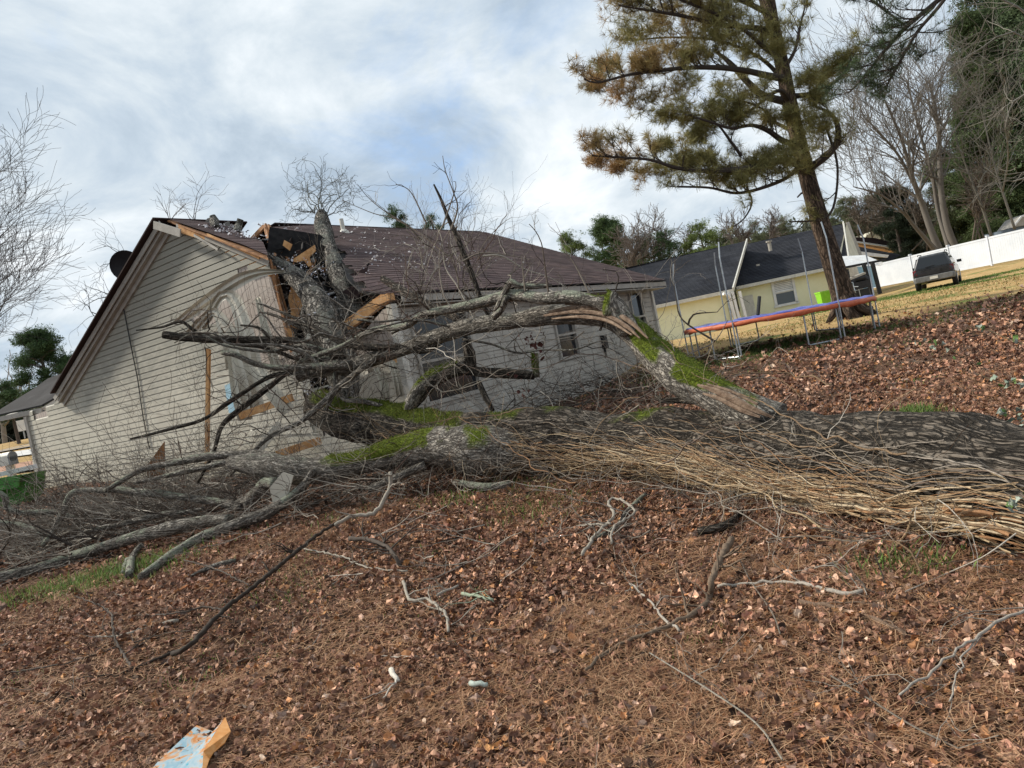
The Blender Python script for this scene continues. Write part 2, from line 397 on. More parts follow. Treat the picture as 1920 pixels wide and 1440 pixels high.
M_blue=two('sky_blue_siding',(.33,.52,.62),(.42,.60,.70),1.5,.6,0)
M_peach=two('peach_siding',(.55,.36,.25),(.66,.46,.34),2,.6,0)
M_black=two('black_paint',(.012,.012,.014),(.025,.025,.028),6,.5,.1,.002)
M_metal=two('galvanised_tube',(.30,.33,.36),(.48,.51,.53),20,.35,.1,.001,.5,metal=.6)
M_orange=two('orange_pad',(.40,.085,.035),(.55,.15,.07),9,.5,.3,.01)
M_blpad=two('blue_pad',(.06,.07,.28),(.12,.14,.42),6,.4,.3,.01)
M_mat=two('trampoline_bed',(.02,.022,.035),(.05,.05,.09),9,.5,0)
def glass(name,c=(.015,.018,.022),r=.12):
    m=NM(name,r,.4);m.col(c);m.b.inputs['Coat Weight'].default_value=.0;return m.m
M_glass=glass('window_glass')
M_curt=two('drawn_curtain',(.10,.10,.11),(.22,.22,.24),6,.8,.3,.01)

# =============== SETTING: ground ===============
def gsheet():
    xs=np.unique(np.concatenate([np.linspace(-14,16,150),np.linspace(-90,90,90),np.linspace(-700,700,30)]))
    ys=np.unique(np.concatenate([np.linspace(-2,24,140),np.linspace(-30,100,80),np.linspace(100,900,20),[-80]]))
    X,Y=np.meshgrid(xs,ys);Z=g(X,Y)
    p=np.stack([X.ravel(),Y.ravel(),np.zeros(X.size)],1)
    Z=Z.ravel()+(fbm(p*1.3,4)-.5)*.10*np.exp(-((p[:,1]-6)/20)**2)*(p[:,1]>-20)
    Z=Z-.045
    far=np.hypot(p[:,0],p[:,1]);Z+=np.clip((far-110)/300,0,1)*4
    v=p.copy();v[:,2]=Z;nx=len(xs);i=(np.arange(len(ys)-1)[:,None]*nx+np.arange(nx-1)[None]).ravel()
    mb=MB();mb.add(v,np.stack([i,i+1,i+nx+1,i+nx],1))
    m=NM('leaf_strewn_lawn',.95,.1);co=m.co
    sx=m.n('ShaderNodeSeparateXYZ');m.l(co,sx.inputs[0])
    # litter: dark soil and matted brown leaves near, dormant tan lawn beyond the pine
    v1=m.vor(34,co,'F1','Color');sc_=m.n('ShaderNodeSeparateColor');m.l(v1,sc_.inputs[0])
    lit=m.ramp(sc_.outputs[0],[(0,(.03,.018,.012)),(.35,(.085,.045,.028)),(.7,(.15,.085,.055)),(1,(.24,.15,.11))])
    lit=m.mix(1.,lit,m.ramp(m.noise(25,6,.8),[(.25,.35),(.7,1.3)]),'MULTIPLY')
    tan=m.ramp(m.noise(1.1,8,.75),[(.3,(.30,.19,.085)),(.5,(.40,.27,.12)),(.7,(.50,.36,.18))])
    grn=m.ramp(m.noise(9,5,.7),[(.3,(.05,.085,.02)),(.7,(.12,.19,.045))])
    tan=m.mix(m.ramp(m.noise(.32,5,.6,m.map(co,(1,1.6,1),(4,9,0))),[(.56,0.),(.64,.85)]),tan,grn)
    # boundary: distance beyond the litter line (line through two ground points)
    d=m.math('ADD',m.math('ADD',m.math('MULTIPLY',sx.outputs[0],LB[0]),m.math('MULTIPLY',sx.outputs[1],LB[1])),LB[2])
    d=m.math('ADD',d,m.math('MULTIPLY',m.math('SUBTRACT',m.noise(.9,6,.7),.5),3.4))
    f=m.ramp(m.math('ADD',m.math('MULTIPLY',d,.25),.5),[(.35,0.),(.65,1.)])
    m.col(m.mix(f,lit,tan));m.bump(m.noise(40,5,.8),.8,.03);m.bump(m.noise(3,4,.7),.3,.05)
    o=mb.build('ground',m.m,smooth=True);tag(o,kind='structure');return o
_a=Pg(1300,668);_b=Pg(1915,548)
_t=(_b-_a)[:2];_t/=np.linalg.norm(_t);LB=(-_t[1],_t[0],-(-_t[1]*_a[0]+_t[0]*_a[1]))
if LB[1]<0: LB=tuple(-q for q in LB)
gsheet()
def lsd(x,y): return LB[0]*x+LB[1]*y+LB[2]

# ---- fallen leaves (uncountable) ----
def leaf_templates():
    T=[]
    for k in range(10):
        L=1.;ny=6 if k<7 else 4;t=np.linspace(0,1,ny)
        wdt=.42*np.sin(math.pi*(t*.9+.08))**.7
        if k%3==0: wdt=wdt*(1+.5*np.where(np.arange(ny)%2,1,-.55))
        if k%3==1: wdt=wdt*(1+.25*rng.normal(size=ny))
        curl=rng.uniform(-1.5,2.2);cup=rng.uniform(-.7,.9);r=[]
        for i in range(ny):
            y=t[i]-.5
            for j,e in enumerate((-1,0,1)):
                x=e*wdt[i]*(1+.15*rng.normal())
                z=curl*y*y*.6+cup*abs(x)*1.2+rng.normal()*.05
                r.append((x,y,z))
        v=A(r);q=[]
        for i in range(ny-1):
            for j in range(2):
                a=i*3+j;q.append((a,a+1,a+4,a+3))
        T.append((v,A(q)))
    return T
LT=leaf_templates()
def eulers(n,tilt):
    az=rng.uniform(0,2*math.pi,n);tx=rng.normal(0,tilt,n);ty=rng.normal(0,tilt,n)
    ca,sa=np.cos(az),np.sin(az);cx,sx=np.cos(tx),np.sin(tx);cy,sy=np.cos(ty),np.sin(ty)
    Rz=np.zeros((n,3,3));Rz[:,0,0]=ca;Rz[:,0,1]=-sa;Rz[:,1,0]=sa;Rz[:,1,1]=ca;Rz[:,2,2]=1
    Rx=np.zeros((n,3,3));Rx[:,0,0]=1;Rx[:,1,1]=cx;Rx[:,1,2]=-sx;Rx[:,2,1]=sx;Rx[:,2,2]=cx
    Ry=np.zeros((n,3,3));Ry[:,1,1]=1;Ry[:,0,0]=cy;Ry[:,0,2]=sy;Ry[:,2,0]=-sy;Ry[:,2,2]=cy
    return Rz@Rx@Ry
def scatter(mb,T,pos,size,cols,tilt,lift=0.):
    n=len(pos);pick=rng.integers(0,len(T),n);Rm=eulers(n,tilt)
    for k,(v,q) in enumerate(T):
        ix=np.where(pick==k)[0]
        if not len(ix): continue
        vv=np.einsum('nij,kj->nki',Rm[ix],v)*size[ix][:,None,None]+pos[ix][:,None]
        qq=(q[None]+(np.arange(len(ix))*len(v))[:,None,None]).reshape(-1,q.shape[1])
        mb.add(vv.reshape(-1,3),qq,np.repeat(cols[ix],len(v),0))
def groundpts(n,y0,y1,pw=1.,wl=1.0,wr=1.0,pad=1.9):
    u=rng.random(n);Y=np.sqrt(y0*y0+u*(y1*y1-y0*y0)) if pw==1. else y0+(y1-y0)*u**pw
    X=rng.uniform(-1,1,n);X=np.where(X<0,X*(wl*Y+pad),X*(wr*Y+pad));return X,Y
LC=A([(.145,.075,.050),(.20,.115,.078),(.115,.058,.040),(.28,.16,.11),(.085,.045,.032),(.33,.215,.165),(.19,.10,.075),(.24,.115,.055),(.05,.03,.024),(.17,.115,.095),(.32,.24,.19),(.27,.14,.06)])
LW=A([.17,.16,.13,.08,.11,.05,.10,.07,.05,.06,.01,.01])
def leaf_cols(n):
    c=LC[rng.choice(len(LC),n,p=LW/LW.sum())]*rng.uniform(.5,1.6,(n,1))*A([1.5,1.46,1.36]);return c
def clear(x,y): # not inside the house
    return ~(((x-N0[0])*W[0]+(y-N0[1])*W[1]>-.1)&((x-N0[0])*U[0]+(y-N0[1])*U[1]>-.1))
mb=MB()
for (n,y0,y1,sz,tl) in ((66000,1.6,4.3,.029,.8),(112000,4.1,7.6,.035,.75),(80000,7.3,12,.046,.65),(66000,12,24,.068,.55)):
    X,Y=groundpts(n,y0,y1);k=clear(X,Y)
    d=lsd(X,Y);k&=(d<rng.normal(-.6,1.1,n));patch=fbm(np.stack([X*.8,Y*.8,X*0+3],1),3)
    k&=rng.random(n)<np.clip((patch-.28)*4.5,.16,1)
    X,Y=X[k],Y[k];n=len(X);z=g(X,Y)+rng.uniform(-.012,.035,n)+(fbm(np.stack([X*1.3,Y*1.3,X*0],1),4)-.5)*.10-.03
    scatter(mb,LT,np.stack([X,Y,z],1),sz*np.minimum(rng.lognormal(0,.38,n),1.9),leaf_cols(n),tl)
n=120000;X,Y=groundpts(n,2.2,9);k=clear(X,Y)&(lsd(X,Y)<-1);X,Y=X[k],Y[k];n=len(X)
scatter(mb,LT,np.stack([X,Y,g(X,Y)+(fbm(np.stack([X*1.3,Y*1.3,X*0],1),4)-.5)*.10-.03+rng.uniform(0,.03,n)],1),.013*rng.lognormal(0,.35,n),leaf_cols(n),.9)
tag(mb.build('fallen_leaves',M_leaf),'curled brown dead leaves covering the near slope','leaves',kind='stuff')
# ---- pine straw ----
mb=MB()
def straw(n,y0,y1,L,wd):
    X,Y=groundpts(n,y0,y1);k=clear(X,Y)&(lsd(X,Y)<-.5)
    cl=fbm(np.stack([X*1.4,Y*1.4,X*0+9],1),3);k&=rng.random(n)<np.clip((cl-.30)*3+.25*(X>0),.22,1);X,Y=X[k],Y[k];n=len(X)
    z=g(X,Y)+(fbm(np.stack([X*1.3,Y*1.3,X*0],1),4)-.5)*.10-.03+rng.uniform(.0,.035,n)
    az=rng.normal(.2,1.0,n)+fbm(np.stack([X*.9,Y*.9,X*0+1],1),2)*6;ll=L*rng.uniform(.5,1.2,n);el=rng.normal(0,.16,n)
    dv=np.stack([np.cos(az)*np.cos(el),np.sin(az)*np.cos(el),np.sin(el)],1);sd=np.stack([-np.sin(az),np.cos(az),0*az],1)
    c=np.stack([X,Y,z],1);bend=sd*(ll*rng.normal(0,.10,n))[:,None]
    a=c-dv*ll[:,None]/2;b=c+dv*ll[:,None]/2;m_=c+bend+A([0,0,.004])
    w2=sd*wd/2
    v=np.stack([a-w2,a+w2,m_-w2,m_+w2,b-w2*.4,b+w2*.4],1).reshape(-1,3)
    i=np.arange(n)*6;q=np.concatenate([np.stack([i,i+1,i+3,i+2],1),np.stack([i+2,i+3,i+5,i+4],1)])
    cc=A([(.29,.145,.075),(.38,.215,.12),(.20,.10,.052),(.46,.29,.17)])[rng.integers(0,4,n)]*rng.uniform(.7,1.25,(n,1))
    mb.add(v,q,np.repeat(cc,6,0))
straw(150000,1.6,4.5,.15,.0024);straw(110000,4.3,9,.16,.004);straw(15000,9,15,.18,.008)
tag(mb.build('pine_straw',M_need),'fallen orange pine needles over the leaf litter','pine needles',kind='stuff')
# ---- grass tufts ----
mb=MB()
def grass(cx,cy,rx,ry,n,h,cols,wd=.006,den=1):
    X=cx+rng.normal(0,rx,n);Y=cy+rng.normal(0,ry,n);k=clear(X,Y);X,Y=X[k],Y[k];n=len(X);z=g(X,Y)-.05
    hh=h*rng.uniform(.4,1.2,n);az=rng.uniform(0,6.28,n);ln=rng.uniform(.1,.8,n)
    t=np.stack([np.cos(az)*ln,np.sin(az)*ln,np.ones(n)],1)*hh[:,None];sd=np.stack([-np.sin(az),np.cos(az),0*az],1)*wd
    b=np.stack([X,Y,z],1);m_=b+t*[.35,.35,.6]
    v=np.stack([b-sd,b+sd,m_-sd*.8,m_+sd*.8,b+t],1).reshape(-1,3);i=np.arange(n)*5
    mb.add(v,[np.stack([i,i+1,i+3,i+2],1),np.stack([i+2,i+3,i+4],1)],np.repeat(A(cols)[rng.integers(0,len(cols),n)]*rng.uniform(.7,1.3,(n,1)),5,0))
GC=[(.10,.17,.035),(.14,.22,.05),(.08,.12,.03),(.20,.24,.09)]
for (px,py,rx,ry,n,h) in ((150,1095,.6,.35,1900,.10),(60,1125,.6,.35,700,.08),(210,1080,.5,.3,700,.12),(700,1040,.6,.3,500,.05),(900,920,.9,.3,900,.08),(1060,930,.7,.4,900,.07),
  (1715,780,.12,.1,500,.14),(1700,1060,.18,.12,260,.12),(1330,1185,.1,.08,120,.06),(1780,700,.5,.2,300,.05),(520,1180,.9,.4,260,.03),(900,1130,.8,.5,220,.03),(330,1290,.6,.3,300,.03),(1400,740,1.2,.8,500,.05),(1600,660,1.5,1.,500,.05),(1100,860,.5,.3,400,.06),(150,1250,.5,.3,350,.04),(400,1130,.8,.3,500,.04)):
    q=Pg(px,py);grass(q[0],q[1],rx,ry,n,h,GC)
GT=[(.42,.30,.14),(.5,.38,.2),(.32,.22,.09),(.2,.2,.07)]
q=Pg(1450,650);grass(q[0],q[1],2.6,.9,9000,.07,[(.10,.15,.04),(.16,.18,.06),(.07,.11,.03)],.01)
grass(14,24,9,3.,9000,.06,GT,.018);grass(1.5,17,1.6,2.5,1500,.06,GC,.01)
for (px,py,rx,ry) in ((1800,535,1.2,.8),(1700,550,2.,.9),(1830,522,2,.6)): 
    q=Pg(px,py);grass(q[0],q[1],rx,ry,3000,.07,GC,.02)
q=Pg(1330,625);grass(q[0],q[1],5,1.2,5000,.07,GC,.02)
tag(mb.build('grass',M_grass),'short green and straw grass blades in patches','grass',kind='stuff')
# =============== DAMAGED HOUSE ===============
ZU=A([0,0,1.])
house=thing('damaged_house',N0+A([0,0,.4]),'beige vinyl-sided house with a brown shingle roof crushed open by the fallen tree','house')
def G2(pts): return [(float(np.dot(G(*p)-N0,W)),float(G(*p)[2])) for p in pts]
def GP(s,z,off=0.): return N0+W*s+ZU*z-U*off     # off: out of the gable wall, towards the camera
def LP(t,z,off=0.): return N0+U*t+ZU*z-W*off
def L2(pts): return [(float(np.dot(Lw(*p)-N0,U)),float(Lw(*p)[2])) for p in pts]
kz=K[2]-.12;ks=float(np.dot(K-N0,W))
# sheathing wall behind the siding (left part, and the stub at the near corner)
lz,ls=G(118,742)[2],float(np.dot(G(118,742)-N0,W))
zl=lambda s: kz-(s-ks)*(kz-lz)/(ls-ks);zr=lambda s: kz-(ks-s)*(kz-2.92)/ks
sr=G2([(500,500),(512,540),(530,600),(548,650),(562,690)])
pol=[(14.1,-.2),(14.1,2.62),(ls,2.7),(ls,lz-.05),(ks,kz-.08)]+[(sr[0][0],sr[0][1])]+sr[1:]+[(2.2,-.2)]
mb=MB();mb.prism([GP(*q,0) for q in pol],U*.12)
mb.build('wall_panel',M_groove,house)
mb=MB();pc=[(2.35,-.2),(2.3,1.3),(1.75,1.85),(1.25,2.15),(.8,2.5),(.25,2.78),(.02,2.82),(.02,-.2)]
mb.prism([GP(*q,0) for q in pc],U*.12);mb.build('wall_panel',M_groove,house)
# intact siding on the gable (px outline)
pp=[(82,1010),(52,781),(88,772),(118,742),(122,728),(200,600),(262,505),(321,424),(360,434),(420,455),(507,494),(512,498),(455,512),(420,536),(388,560),(352,594),(372,612),(420,606),(430,640),(446,700),(452,760),(475,800),(600,782),(612,830),(600,1000)]
mb=MB();sj=lambda x,y:0.
laps(mb,G2(pp),N0-U*.012,W,ZU,-U,.132,.02,groove=True,seg=.7,col=(.5,.5,.5));mb.build('siding',M_sid,house)
# broken lower siding near the corner
mb=MB();laps(mb,G2([(588,1000),(600,840),(640,722),(700,690),(742,655),(752,668),(778,780),(800,1000)]),N0-U*.014,W,ZU,-U,.132,.02,groove=True,seg=.4,jit=lambda x,y:rng.uniform(0,.12) if x>.6 else 0.)
laps(mb,G2([(640,722),(600,735),(560,742),(566,716),(640,700),(700,664),(712,690)]),N0-U*.12+ZU*.03,W,ZU,-U,.19,.03,seg=.3,deform=lambda v:v-U*(.05+.1*np.sin(v[:,:1]*5)));mb.build('siding',M_sidc,house)
mb=MB();laps(mb,G2([(452,742),(470,712),(520,668),(556,690),(585,770),(600,812),(470,818)]),N0-U*.03,W,ZU,-U,.132,.02,groove=True,seg=.3,jit=lambda x,y:rng.uniform(0,.15));mb.build('siding',M_sidc,house)
# left (rear) rake board, peak return, frieze
mb=MB()
def raked(p0,p1,wd,off,th,col=None):
    a,b=G(*p0),G(*p1);mb.beam(a-U*off,b-U*off,th,wd,np.cross(b-a,U)/np.linalg.norm(b-a),col)
lk=G(118,738);e=G(315,414)
d=(e-lk)/np.linalg.norm(e-lk);nn=np.cross(d,U);nn*=np.sign(nn[2])
for (o1,wd,of,th) in ((-.07,.11,.20,.03),(-.16,.08,.11,.10),(-.26,.10,.05,.05)):
    mb.beam(lk+nn*o1-U*of-d*.1,e+nn*o1*.9-U*of+d*(.02-abs(o1)*.4),th,wd,nn)
a,b=G(315,414),G(345,432);dd=(b-a)/np.linalg.norm(b-a);n2=np.cross(dd,U);n2*=np.sign(n2[2])
mb.beam(a-n2*.1-U*.3,G(362,436)-n2*.02-U*.28,.03,.16,n2)
mb.beam(G(335,424)-U*.05,G(510,494)-U*.08,.02,.10,n2)
mb.beam(G(372,441)-U*.10,G(420,468)-U*.14,.015,.05,n2)
mb.build('rake_board',M_trim,house)
# sub-fascia wood exposed along the right rake, split into short blocks
mb=MB();a,b=G(412,446),G(500,487)
for k in range(12):
    f0,f1=k/12,(k+.93)/12;p,q=a+(b-a)*f0,a+(b-a)*f1
    mb.prism([p-U*.02,q-U*.02,q-U*.02-ZU*(.27+.03*(k%3)),p-U*.02-ZU*(.25+.03*(k%2))],U*.05)
mb.beam(G(340,430)-U*.05,G(420,455)-U*.05,.04,.12,n2)
mb.beam(G(405,440)-U*.2,G(505,484)-U*.22,.03,.04,n2);mb.build('exposed_fascia',M_wood,house)
# roof slopes
o=K;uh=U;dh=Dn
def R2(pts,off=0.): return [(float(np.dot(Rf(*p,off)-K,U)),float(np.dot(Rf(*p,off)-K,-Dn))) for p in pts]
hole=Rf(650,560)
def rdef(v):
    d=np.linalg.norm(v-hole,axis=1);w_=np.exp(-(d/1.15)**2)
    rg=(np.abs(v[:,2]-K[2])<.5)
    s=(v-K)@U;sag=np.exp(-((s-2.1)/1.1)**2)*np.clip(1-np.abs(v[:,2]-K[2])/1.6,0,1)*.10
    return v-ZU*(w_*.28+sag)[:,None]+RN*((np.sin(s*7+v[:,2]*5)*.05*w_)[:,None])
rp=[(490,421),(500,424),(560,446),(598,462),(628,470),(645,500),(650,520),(672,536),(690,542),(716,545),(736,546),(752,551),(1247,527),(910,437)]
shc=lambda: tuple(A((1,1,1))*rng.uniform(.72,1.2))
def shingles(poly,off,deform,jit=None,h=.15):
    mb=MB();P2=poly
    laps(mb,P2,K+RN*off,U,-Dn,RN,h,.007,deform=deform,seg=.16,jit=jit,lift=lambda s,t:(.006*vn(np.hstack([s*3,t*5,s*0])))[:,None],col=None)
    # tab to tab colour variation
    for i,c in enumerate(mb.C):
        k=len(c)//3;b=np.repeat(rng.uniform(.7,1.2,(k+1)//2),2)[:k];mb.C[i]=np.tile(b[:,None],(3,3))
    return mb
shingles(R2(rp),.03,rdef,lambda x,y:rng.uniform(0,.28) if x<1.9 and y>-5.9 else 0.).build('roof',M_sh,house)
roofo=scene.collection.objects[-1]
mb=MB();q=[K+U*a+Dn*b for a,b in ((11.35,.0),(11.35,.10),(11.2,6.9))]
under=[rdef(Rf(*p,-.02)[None])[0] for p in rp]
mb.prism(under,-RN*.03);mb.build('roof_decking',M_felt,house)
# left fragment of the right slope at the gable
rl=[(315,412),(360,418),(402,419),(440,434),(470,447),(492,456),(497,466),(470,462),(503,485),(405,441)]
mb=shingles(R2([(314,413),(372,417),(402,419),(440,430),(470,447),(493,457),(503,483),(455,462)]),.03,None,lambda x,y:rng.uniform(0,.15) if x>.6 else 0.)
mb.build('roof',M_sh,house)
mb=MB();mb.prism([Rf(*p,-.01)-U*.28*0 for p in [(314,413),(372,418),(402,421),(440,432),(470,449),(490,459),(503,485)]],-RN*.03);mb.build('roof_decking',M_wood2,house)
# rear slope and rear/far walls so the house is whole
DL=lk-K;DL=DL-U*np.dot(DL,U);DLn=DL/np.linalg.norm(DL);LN=np.cross(DLn,U);LN*=np.sign(LN[2])
mb=MB();pl=[K-U*.32,K+U*2.0,K+U*2.0+DLn*7.0,K-U*.32+DLn*6.75];mb.prism([p+LN*.02 for p in pl],LN*.03)
pl=[K+U*2.0+DLn*1.2,K+U*2.8,K+U*11.4,K+U*11.4+DLn*7,K+U*2.+DLn*7];mb.prism([p+LN*.02 for p in pl],LN*.03);mb.build('roof',M_sh,house)
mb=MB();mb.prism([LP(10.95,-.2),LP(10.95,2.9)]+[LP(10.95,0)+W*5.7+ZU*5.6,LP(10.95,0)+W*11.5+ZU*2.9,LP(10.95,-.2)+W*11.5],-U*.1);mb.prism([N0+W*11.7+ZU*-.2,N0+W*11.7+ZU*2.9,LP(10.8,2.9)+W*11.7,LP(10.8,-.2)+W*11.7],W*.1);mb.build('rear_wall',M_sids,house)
# interior: ceiling, partitions (dark through the hole)
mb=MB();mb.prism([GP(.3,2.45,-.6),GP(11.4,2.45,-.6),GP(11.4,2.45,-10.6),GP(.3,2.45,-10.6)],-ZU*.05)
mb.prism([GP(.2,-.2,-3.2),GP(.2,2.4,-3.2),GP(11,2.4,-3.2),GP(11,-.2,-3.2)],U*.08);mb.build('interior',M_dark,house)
# rafters and framing inside the hole
mb=MB()
for (p,q,Y0,Y1,w_,t_) in (((497,423),(510,470),17.2,16.2,.12,.05),((497,423),(470,452),17.25,17.0,.14,.05),((503,424),(545,500),17.1,15.3,.10,.05),((520,440),(512,500),16.8,15,.09,.05),((505,487),(548,660),14.2,14.0,.07,.05),((512,500),(565,700),14.3,14.2,.10,.05),((560,460),(540,520),16.2,15,.09,.05),((600,465),(560,560),16,14.6,.09,.05)):
    mb.beam(P(*p,Y0),P(*q,Y1),w_,t_,U)
mb.build('rafter',M_wood2,house)
def slab(mb,px,Y,th=.03,dy=0.):
    pts=[P(x,y,Y+dy*i) for i,(x,y) in enumerate(px)];n=np.cross(pts[1]-pts[0],pts[2]-pts[0]);n/=np.linalg.norm(n);n*=np.sign(n[1]) or 1
    mb.prism(pts,n*th)
for px,Y in (([(546,488),(590,459),(592,470),(580,482),(584,497),(578,500),(570,488),(556,492)],14.7),([(552,520),(566,506),(584,520),(580,535),(568,530)],14.5),([(540,560),(550,520),(562,545),(572,560),(560,590),(548,590),(543,575)],14.3),([(545,585),(562,592),(560,618),(545,612)],14.2),([(533,450),(548,458),(543,470),(530,460)],15.2),([(540,610),(552,625),(548,650),(535,640)],14.)):
    mb=MB();slab(mb,px,Y,.03);mb.build('splintered_sheathing',M_wood,house)
mb=MB()
for px,Y in (([(505,425),(600,440),(640,470),(640,560),(600,640),(660,640),(660,730),(560,730),(520,560),(500,480)],15.6),([(562,505),(590,520),(612,540),(628,580),(640,610),(600,600),(575,560),(560,530)],14.35),([(640,600),(650,570),(665,560),(690,556),(710,560),(690,580),(670,600),(655,612)],13.9),([(505,440),(540,455),(560,452),(600,466),(585,480),(545,495),(520,480)],15.9)):
    slab(mb,px,Y,.03)
mb.build('torn_underlayment',M_felt,house)
mb=MB()
for px,Y in (([(640,548),(678,525),(700,530),(676,545),(660,556)],13.3),([(655,560),(665,528),(680,532),(672,560)],13.2),([(690,556),(720,545),(760,548),(800,545),(790,552),(740,558)],12.7),([(655,515),(690,500),(688,512),(665,525)],13.6)):
    slab(mb,px,Y,.02)
mb.build('loose_shingle',M_sh,house)
mb=MB()
for k in range(360):   # shredded boards, felt and shingle around the punched hole
    f=rng.random();cx=np.interp(f,[0,.35,.7,1],[515,575,610,690])+rng.normal(0,22);cy=np.interp(f,[0,.35,.7,1],[470,520,600,570])+rng.normal(0,32)
    cy=max(cy,452)
    q=P(cx,cy,np.interp(f,[0,.5,1],[16.0,15.1,14.0])+rng.uniform(-.3,.9));Q=eulers(1,1.2)[0]
    c=((.012,.011,.011),(.06,.04,.035),(.34,.17,.07),(.10,.07,.06),(.20,.09,.04),(.45,.43,.42))[rng.choice(6,p=[.40,.24,.10,.12,.09,.05])]
    mb.box(q,(rng.uniform(.06,.42),rng.uniform(.02,.10),rng.uniform(.006,.03)),Q,tuple(A(c)*rng.uniform(.7,1.2)))
tag(mb.build('shredded_debris',M_twig,house),kind='stuff')
# eave of the long side: fascia, soffit, gutter edge
mb=MB();ea,eb=Rf(752,551),Rf(1247,527)
mb.beam(ea-ZU*.08+RN*0,eb-ZU*.08,.03,.12,ZU);mb.build('fascia',M_trim,house)
mb=MB();mb.prism([ea-ZU*.17,eb-ZU*.17,eb-ZU*.17+W*.5,ea-ZU*.17+W*.5],-ZU*.02)
mb.prism([eb-ZU*.17,eb-ZU*.02,eb-Dn*6.7-ZU*.02,eb-Dn*6.7-ZU*.2],U*.03);mb.build('soffit',M_trim,house)
mb=MB();mb.beam(ea-W*.02+RN*.02,eb-W*.02+RN*.02,.05,.02,ZU);mb.build('drip_edge',M_felt,house)
# long side wall with openings cut between window strips
zt=2.78
wins=[(.35,1.95,1.05,2.62),(5.15,6.05,1.27,2.45),(9.42,10.22,1.32,2.62)]
mb=MB();cuts=[0.0]
segs=[];x=0.
for (a,b,z0,z1) in wins:
    segs.append([(x,-.2),(a,-.2),(a,zt),(x,zt)]);segs.append([(a,-.2),(b,-.2),(b,z0),(a,z0)]);segs.append([(a,z1),(b,z1),(b,zt),(a,zt)]);x=b
segs.append([(x,-.2),(10.97,-.2),(10.97,zt),(x,zt)])
for sg in segs: laps(mb,sg,N0,U,ZU,-W,.135,.02,groove=True,seg=1.,t0=-.2)
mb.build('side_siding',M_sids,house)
for a,b in ((-.09,.05),(10.9,11.03)):
    mb=MB();mb.box(LP((a+b)/2,1.32,.01),(b-a,.12,3.05),np.stack([U,W,ZU],1));mb.build('corner_post',M_trimw,house)
mb=MB();mb.box(GP(14.12,1.2,.03),(.14,.10,2.9),np.stack([W,U,ZU],1));mb.build('corner_post',M_trim,house)
for i,(a,b,z0,z1) in enumerate(wins):
    mb=MB();Rr=np.stack([U,W,ZU],1);tw=.07
    for (x,z,sx,sz) in (((a+b)/2,z0-.0,b-a+.16,tw),((a+b)/2,z1,b-a+.16,tw),(a,(z0+z1)/2,tw,z1-z0),(b,(z0+z1)/2,tw,z1-z0),((a+b)/2,(z0+z1)/2-.05,b-a-.08,.05)):
        mb.box(LP(x,z,.02),(sx,.08,sz),Rr)
    wf=mb.build('window',M_trim,house)
    mb=MB();mb.box(LP((a+b)/2,(z0+z1)/2,-.03),(b-a,.01,z1-z0),Rr);mb.build('pane',M_glass,wf)
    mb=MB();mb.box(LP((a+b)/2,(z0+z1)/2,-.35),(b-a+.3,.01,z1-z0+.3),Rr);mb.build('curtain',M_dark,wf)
mb=MB();mb.box(LP(7.35,1.45,.06),(.16,.12,.34),np.stack([U,W,ZU],1));mb.box(LP(7.35,1.2,.04),(.04,.04,.3),np.stack([U,W,ZU],1));mb.build('meter_box',M_black,house)
mb=MB();mb.prism([LP(10.6,.6,.01),LP(11.05,.6,.01),LP(11.05,1.02,.01),LP(10.3,.98,.01)],-W*.05);mb.prism([LP(0,-.3,-.02),LP(10.9,-.3,-.02),LP(10.9,.9,-.02),LP(0,.1,-.02)],W*.1);mb.build('foundation_and_crawl_shade',M_dark,house)  # near-black corner slab paints the shade of the open crawl space; footing behind
# porch: hipped end roof, fascia, boxed eave
mb=MB()
pp_=[(-60,794,21.5),(72,764,21.0),(120,742,21.4),(165,668,24.5),(60,735,24.5),(-60,790,23.5)]
pq=[P(*q) for q in pp_]
mb.prism([P(-30,786,21.0),P(78,762,20.3),P(122,738,20.9),P(150,690,23.2),P(90,712,23.2),P(20,762,22.2)],ZU*.04)
mb.build('porch_roof',m_shingle('weathered_porch_shingle',(.045,.042,.044),(.075,.07,.073),(.14,.135,.135)),house)
mb=MB();mb.prism([P(76,766,20.1),P(90,772,20.1),P(124,750,19.6),P(121,738,19.6)],U*.25)
mb.beam(P(-30,792,20.9),P(78,769,20.25),.05,.13,ZU);mb.build('porch_fascia',M_trim,house)
mb=MB();mb.prism([P(-30,794,20.95),P(78,773,20.3),P(110,760,21.2),P(20,775,22.3)],-ZU*.03);mb.build('porch_ceiling',M_trim,house)
# vent pipe
mb=MB();vb=Rf(645,437);mb.tube([vb-ZU*.1,vb+ZU*.36],[.055,.055],10);mb.tube([vb-ZU*.05,vb+ZU*.04,vb+ZU*.09],[.16,.12,.06],10);mb.build('vent_pipe',M_trimw,house)
# cable seam on the gable
mb=MB();mb.tube([GP(float(np.dot(G(*p)-N0,W)),G(*p)[2],.05) for p in ((232,560),(240,600),(252,660),(262,710),(272,780),(284,840))],.012,5);mb.build('cable',M_black,house)
# grilles / small patch of blue wrap on the wall
mb=MB();mb.prism([GP(*q,.05) for q in G2([(425,722),(440,716),(448,768),(433,774)])],U*.02);mb.build('wrap_patch',M_blue,house)
